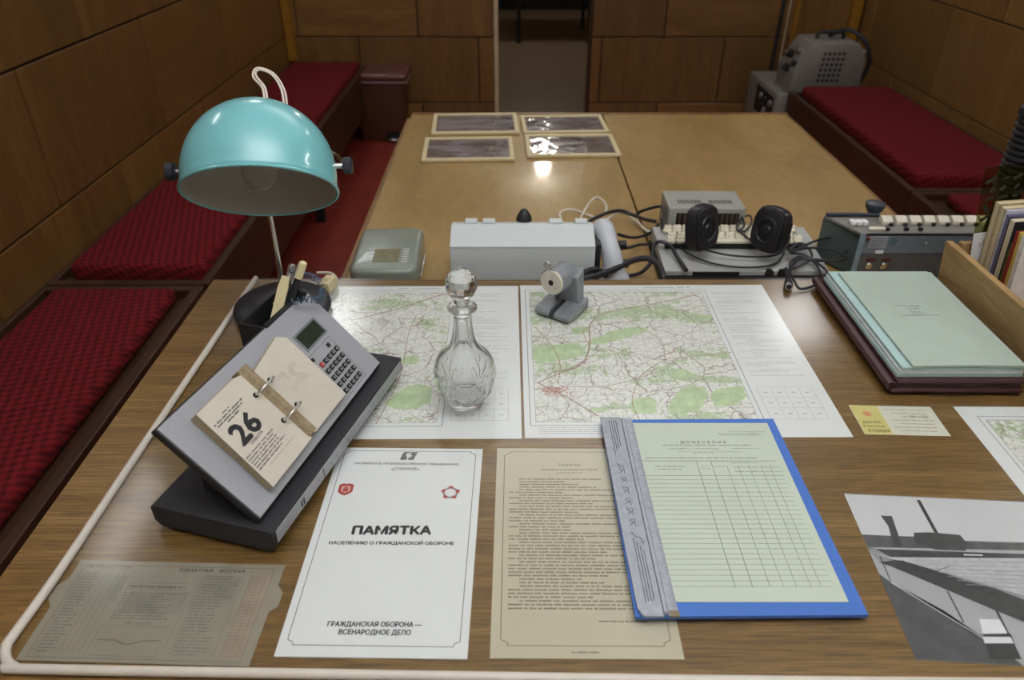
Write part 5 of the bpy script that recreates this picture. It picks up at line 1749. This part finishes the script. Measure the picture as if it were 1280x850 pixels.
cable('coiled_lead', 'thin black lead heaped in loops beside the right earphone', [(0.5650, 1.3830, 0.7500), (0.6000, 1.4130, 0.7500), (0.6110, 1.3870, 0.7480), (0.6060, 1.3580, 0.7440), (0.5830, 1.3360, 0.7410), (0.5550, 1.3190, 0.7390), (0.5580, 1.3410, 0.7420), (0.5830, 1.3610, 0.7460), (0.6020, 1.3490, 0.7450), (0.6150, 1.3290, 0.7410), (0.6210, 1.3070, 0.7380), (0.6090, 1.2990, 0.7350), (0.6080, 1.3360, 0.7410), (0.5910, 1.3650, 0.7480), (0.5650, 1.3680, 0.7500), (0.5830, 1.3940, 0.7520), (0.6140, 1.4070, 0.7510)], 0.0024, m_cab)
cable('coiled_lead', 'thin black lead looping in front of the switch box', [(0.5670, 1.3640, 0.7520), (0.6040, 1.3910, 0.7570), (0.6400, 1.4110, 0.7600), (0.6760, 1.4190, 0.7600), (0.6960, 1.4070, 0.7550), (0.6780, 1.3720, 0.7480), (0.6460, 1.3510, 0.7420), (0.6120, 1.3480, 0.7420), (0.5830, 1.3580, 0.7440), (0.5580, 1.3290, 0.7410), (0.5340, 1.2860, 0.7450)], 0.0024, m_cab)
cable('coiled_lead', 'thin black lead stretching across the side of the switch box', [(0.5630, 1.3710, 0.7520), (0.6040, 1.3800, 0.7550), (0.6450, 1.3760, 0.7550), (0.6640, 1.3640, 0.7520), (0.6730, 1.3500, 0.7480), (0.6420, 1.3440, 0.7440), (0.6040, 1.3470, 0.7460), (0.5720, 1.3440, 0.7440), (0.5220, 1.2450, 0.7700), (0.5090, 1.1910, 0.7820), (0.5160, 1.1730, 0.7740), (0.5420, 1.1820, 0.7740), (0.5600, 1.2000, 0.7740)], 0.0024, m_cab)
# plug hanging over the desk edge
pa, pb_ = Vector((0.5360, 1.3070, 0.7520)), Vector((0.4960, 1.1740, 0.7780))
t = thing('cable_plug', 'black round cable plug resting on the back edge of the desk', 'plug', pb_, 0)
dd = (pa - pb_)
q = dd.to_track_quat('Z', 'Y').to_matrix().to_4x4()
mk('plug_body', lathe(NB(), [(0.0062, 0.006), (0.0075, 0.010), (0.0072, 0.026), (0.0050, 0.036), (0.0030, dd.length * 0.85)], 18), m_rubber, t, True, q)
mk('plug_collar', lathe(NB(), [(0.0058, -0.004), (0.0062, -0.003), (0.0062, 0.006)], 18), m_steel, t, True, q)
mk('plug_face', lathe(NB(), [(0.0045, -0.0046), (0.0045, -0.0041)], 14), m_dark, t, True, q)

# ---- switch box with cream keys
m_sw = plain('blue_grey_hammer_paint', C(122, 134, 142), 0.42, 0.15, 0.06, 150)
m_swside = plain('dark_green_grey_paint', C(82, 96, 92), 0.45, 0.1, 0.06, 60)
m_swtop = plain('grey_deck_paint', C(128, 126, 120), 0.5, 0.1, 0.06, 60)
t = thing('switch_box', 'blue grey intercom box with cream key switches on top', 'intercom box', (0.70, 1.355, Z0), 0)
b = NB()
prism(b, [(0.0, 0.0), (0.268, 0.0), (0.290, 0.086), (-0.052, 0.086)], 0.004, 0.094)
mk('case', b, m_swside, t)
mk('front_panel', box(NB(), 0.0, 0.266, -0.004, -0.0002, 0.056, 0.100, 0.0008, 1), m_sw, t)
mk('front_post', box(NB(), -0.010, 0.0, -0.005, -0.0002, 0.004, 0.100, 0.0008, 1), plain('pale_blue_edge_paint', C(130, 150, 156), 0.4), t)
mk('lower_panel', box(NB(), 0.0, 0.266, -0.003, -0.0002, 0.006, 0.0555, 0.0006, 1), plain('dark_grey_panel', C(92, 92, 92), 0.5), t)
b = NB()
prism(b, [(-0.008, -0.004), (0.268, -0.004), (0.290, 0.086), (-0.052, 0.086)], 0.0945, 0.100, None, 0.0008)
mk('deck', b, m_swtop, t)
m_ivory = plain('ivory_key', C(222, 218, 198), 0.35, 0, 0.02)
k0 = None
for k in range(8):
    x = 0.048 + k * 0.0285
    if k0 is None:
        k0 = mk('key_switch', side_prism(NB(), [(0.0, 0.0), (0.020, 0.0), (0.022, 0.012), (0.014, 0.015), (0.0, 0.007)], 0, 0.0215, None, 0.001), m_ivory, t)
        k0.location = (x, 0.036, 0.1003)
        s0 = mk('key_stop', box(NB(), 0.012, 0.019, -0.007, -0.001, 0.0, 0.006, 0.0006, 1), m_black, k0)
    else:
        q_ = again(k0, t, (x, 0.036, 0.1003))
        again(s0, q_, (0, 0, 0))
mk('key_switch', box(NB(), 0.010, 0.044, 0.007, 0.017, 0.1003, 0.106, 0.002, 2), m_ivory, t, True)
for x in (0.042, 0.080, 0.108):
    mk('key_stop', box(NB(), x, x + 0.008, 0.006, 0.013, 0.1003, 0.107, 0.0006, 1), m_black, t)
for x in (-0.018, -0.006, 0.006):
    mk('white_button', box(NB(), x, x + 0.011, 0.030, 0.046, 0.1003, 0.110, 0.002, 2), m_white_paper, t, True)
b = NB()
tube(b, [(-0.050, 0.080, 0.1045), (0.02, 0.080, 0.1045), (0.058, 0.078, 0.1045)], 0.0042, 10, 2)
mk('handle_bar', b, plain('slate_bar', C(62, 70, 80), 0.35, 0.3), t, True)
mk('round_knob', lathe(NB(), [(0.010, 0.0), (0.010, 0.008), (0.016, 0.016), (0.0195, 0.026), (0.0195, 0.031), (0.013, 0.033)], 28, T(0.052, 0.092, 0.094), fn=lambda r, z, a: r * (1 + (0.03 * math.cos(16 * a) if r > 0.015 else 0))), plain('slate_knob', C(56, 62, 72), 0.35), t, True)
mk('knob_post', box(NB(), 0.036, 0.068, 0.0862, 0.100, 0.004, 0.0935, 0.001, 1), m_swside, t)
pl_ = mk('data_plate', box(NB(), 0.010, 0.046, -0.0046, -0.0041, 0.068, 0.094, 0.0002, 1), plain('data_plate_grey', C(168, 174, 182), 0.4, 0.2), t)
b = NB()
for k in range(5):
    words(b, 0.014, 0.043, 0.071 + k * 0.0045, 0.0018, 0.0, R, R.uniform(0.7, 1), 0.0018)
o = flatmk('plate_print', b, m_ink_soft, pl_)
o.matrix_local = T(0, -0.0048, 0, PI / 2, 0, 0)
b = NB()
m_teal = plain('teal_stamp', C(70, 118, 118), 0.6)
tube(b, [(0.0575 + 0.0065 * math.cos(a * 0.5), -0.0046, 0.083 + 0.0065 * math.sin(a * 0.5)) for a in range(12)], 0.0008, 6, 1)
box(b, 0.0565, 0.062, -0.0048, -0.0042, 0.080, 0.0835)
mk('teal_stamp', b, m_teal, t)
mk('red_lamp', lathe(NB(), [(0.0042, 0), (0.0038, 0.004), (0.002, 0.006)], 14, T(0.006, -0.004, 0.090, PI / 2, 0, 0)), plain('dark_red_lens', C(96, 44, 40), 0.3), t, True)
mk('small_plate', box(NB(), 0.028, 0.044, -0.0046, -0.0041, 0.056, 0.064, 0.0002, 1), m_white_paper, t)
for x in (0.014, 0.044):
    mk('red_socket', box(NB(), x, x + 0.020, -0.0050, -0.0031, 0.040, 0.047, 0.0012, 1), plain('red_brown_socket', C(92, 44, 38), 0.4), t, True)
    mk('chrome_jack', lathe(NB(), [(0.0075, 0), (0.0075, 0.003), (0.005, 0.005)], 18, T(x + 0.009, -0.003, 0.029, PI / 2, 0, 0)), m_chrome, t, True)
for x in (0.125, 0.165):
    mk('screw', lathe(NB(), [(0.003, 0), (0.002, 0.0016)], 12, T(x, -0.004, 0.078, PI / 2, 0, 0)), m_steel, t, True)
for k in range(3):
    mk('side_hole', lathe(NB(), [(0.0022, 0), (0.0022, 0.0008)], 10, T(-0.030 + 0.007 * k, 0.0505 - 0.0117 * k, 0.070 - 0.005 * k) @ Matrix.Rotation(math.atan2(0.086, -0.052) + PI / 2, 4, 'Z') @ Matrix.Rotation(-PI / 2, 4, 'Y')), m_dark, t)

# ---- four framed photographs at the far end
m_frame = plain('cream_mount', C(214, 200, 158), 0.5, 0, 0.03)
m_film = sheet_glass('wrinkled_film', (0.97, 0.97, 0.97, 1), 0.06, 1.5, 0.16, 26)
FR = [
    ('faded landscape photograph in a cream frame, far left of four', [(-0.2660, 2.5110, 0.7100), (0.0160, 2.5300, 0.7100), (0.0220, 2.3070, 0.7100), (-0.2490, 2.2990, 0.7100)]),
    ('glinting photograph in a cream frame, far right of four', [(0.0320, 2.4920, 0.7100), (0.3080, 2.5110, 0.7100), (0.2960, 2.3150, 0.7100), (0.0300, 2.3070, 0.7100)]),
    ('snowy photograph in a cream frame, near left of four', [(-0.2650, 2.2590, 0.7100), (0.0020, 2.2670, 0.7100), (0.0070, 2.0600, 0.7100), (-0.2600, 2.0460, 0.7100)]),
    ('glinting photograph in a cream frame, near right of four', [(0.0420, 2.2870, 0.7100), (0.3180, 2.2950, 0.7100), (0.3090, 2.0940, 0.7100), (0.0390, 2.0870, 0.7100)]),
]
for i, (lb, q) in enumerate(FR):
    tl, tr, br, bl = [Vector(p[:2]) for p in q]
    e = ((tr - tl) + (br - bl)) / 2
    f = ((tl - bl) + (tr - br)) / 2
    c = (tl + tr + br + bl) / 4
    a = math.atan2(e.y, e.x)
    w, h = e.length / 2, f.length / 2 - 0.002
    t = thing('framed_photograph', lb, 'picture', (c.x, c.y, Z0), a, 'framed photographs on the table')
    ed = 0.014
    for (x0, x1, y0, y1) in ((-w, w, -h, -h + ed), (-w, w, h - ed, h), (-w, -w + ed, -h + ed, h - ed), (w - ed, w, -h + ed, h - ed)):
        mk('frame_rail', box(NB(), x0, x1, y0, y1, 0, 0.010, 0.002, 1), m_frame, t)
    mk('print', box(NB(), -w + ed, w - ed, -h + ed, h - ed, 0.003, 0.005), picture_mat('landscape_print', i + 1.3), t)
    mk('film_cover', box(NB(), -w + ed, w - ed, -h + ed, h - ed, 0.0062, 0.0070), m_film, t)

# ================================================================ back of the room
# ---- pedal bin
m_bin = plain('red_brown_enamel', C(84, 50, 34), 0.4, 0, 0.1, 10)
t = thing('pedal_bin', 'red brown pedal bin beside the far end of the left bench', 'waste bin', (-0.775, 4.54, 0))
b = NB()
w0, w1, d0, d1 = 0.125, 0.155, 0.10, 0.12
v0 = [b.verts.new((sx * w0, sy * d0, 0.0)) for sx, sy in ((-1, -1), (1, -1), (1, 1), (-1, 1))]
v1 = [b.verts.new((sx * w1, sy * d1, 0.355)) for sx, sy in ((-1, -1), (1, -1), (1, 1), (-1, 1))]
b.faces.new(v0[::-1])
b.faces.new(v1)
for i in range(4):
    b.faces.new((v0[i], v0[(i + 1) % 4], v1[(i + 1) % 4], v1[i]))
bmesh.ops.bevel(b, geom=[e for e in b.edges], offset=0.012, segments=3, profile=0.5, affect='EDGES')
mk('body', b, m_bin, t, True)
mk('lid', box(NB(), -0.168, 0.168, -0.132, 0.132, 0.357, 0.400, 0.018, 3), plain('wine_lid', C(104, 60, 56), 0.3, 0, 0.06, coat=0.3), t, True)
mk('lid_rim', box(NB(), -0.172, 0.172, -0.136, 0.136, 0.350, 0.3565, 0.003, 1), plain('mauve_rim', C(150, 118, 116), 0.3), t, True)
mk('pedal_recess', box(NB(), 0.02, 0.10, -0.1065, -0.100, 0.012, 0.062), m_dark, t)
mk('pedal', box(NB(), 0.03, 0.095, -0.140, -0.1075, 0.014, 0.026, 0.003, 1), m_steel, t, True)

# ---- field radio on a lower set at the end of the right bench
m_rad = plain('radio_grey_paint', C(132, 130, 124), 0.45, 0.1, 0.08, 30)
t = thing('lower_radio_unit', 'low grey equipment box under the radio at the bench end', 'radio equipment', (1.555, 4.36, 0))
mk('case', box(NB(), -0.135, 0.30, -0.30, 0.24, 0.02, 0.378, 0.008, 2), m_rad, t, True)
for sx in (-0.10, 0.26):
    for sy in (-0.26, 0.20):
        mk('foot', cyl(NB(), 0.02, 0, 0.02, 12, T(sx, sy, 0)), m_rubber, t, True)
mk('side_grille', box(NB(), -0.139, -0.1352, -0.26, 0.05, 0.21, 0.35, 0.002, 1), m_dark, t)
for k in range(6):
    b = NB()
    cyl(b, 0.018, 0, 0.012, 14, T(-0.139, -0.23 + 0.085 * (k % 3), 0.25 + 0.06 * (k // 3), 0, -PI / 2, 0))
    mk('side_knob', b, m_rad if k % 2 else m_black, t, True)
t = thing('field_radio', 'grey metal field radio standing at the back right corner', 'radio', (1.648, 4.19, 0.3784))
b = NB()
prof = [(-0.165, 0.0), (0.20, 0.0), (0.20, 0.18), (0.15, 0.255), (-0.09, 0.255), (-0.165, 0.11)]
mm = Matrix(((1, 0, 0, 0), (0, 0, 1, 0), (0, 1, 0, 0), (0, 0, 0, 1)))
prism(b, prof, -0.13, 0.13, mm, 0.006)
mk('case', b, m_rad, t, True)
mk('bottom_flange', box(NB(), -0.170, 0.205, -0.136, 0.136, 0.0, 0.012, 0.002, 1), m_rad, t)
h0 = None
for r_ in range(6):
    for c_ in range(5):
        loc = (-0.02 + c_ * 0.025 - 0.002 * r_, -0.1306, 0.205 - r_ * 0.027)
        if h0 is None:
            h0 = mk('speaker_hole', lathe(NB(), [(0.0085, 0), (0.0085, 0.0012)], 10, T(0, 0, 0, PI / 2, 0, 0)), m_dark, t)
            h0.location = loc
        else:
            again(h0, t, loc)
for (x, y, z_, r_, m_) in ((-0.115, -0.05, 0.20, 0.018, m_steel), (-0.13, 0.02, 0.17, 0.022, m_black), (-0.14, -0.08, 0.14, 0.016, m_black), (-0.135, 0.07, 0.16, 0.014, m_steel), (-0.158, -0.03, 0.11, 0.02, m_black)):
    b = NB()
    cyl(b, r_, 0.0, 0.03, 14, T(x, y, z_, 0, rad(-63), 0), 0.002)
    mk('knob', b, m_, t, True)
mk('carry_handle', tube(NB(), [(-0.03, 0, 0.255), (-0.02, 0, 0.285), (0.04, 0, 0.290), (0.10, 0, 0.285), (0.11, 0, 0.255)], 0.010, 8, 5), m_rubber, t, True)
for z_ in (0.20, 0.15):
    b = NB()
    cyl(b, 0.016, 0, 0.03, 14, T(0.185, -0.07, z_, 0, PI / 2, 0), 0.002)
    mk('side_jack', b, m_steel, t, True)
mk('side_lead', tube(NB(), [(0.05, 0.05, 0.262), (0.12, 0.0, 0.30), (0.20, -0.05, 0.26), (0.245, -0.07, 0.17), (0.235, -0.07, 0.08), (0.212, -0.05, 0.03)], 0.011, 8, 6), m_rubber, t, True)

# ---- cables climbing the back wall by the radio
cable('wall_cable', 'dark cable running up the back wall beside the radio', [(1.56, YB - 0.012, 0.02), (1.575, YB - 0.012, 0.6), (1.59, YB - 0.012, 1.4), (1.59, YB - 0.012, 2.5)], 0.011, m_cab)
cable('wall_cable', 'thin pale cable beside the dark one on the back wall', [(1.615, YB - 0.008, 0.02), (1.618, YB - 0.008, 0.6), (1.625, YB - 0.008, 1.4), (1.625, YB - 0.008, 2.5)], 0.005, m_cream_trim)
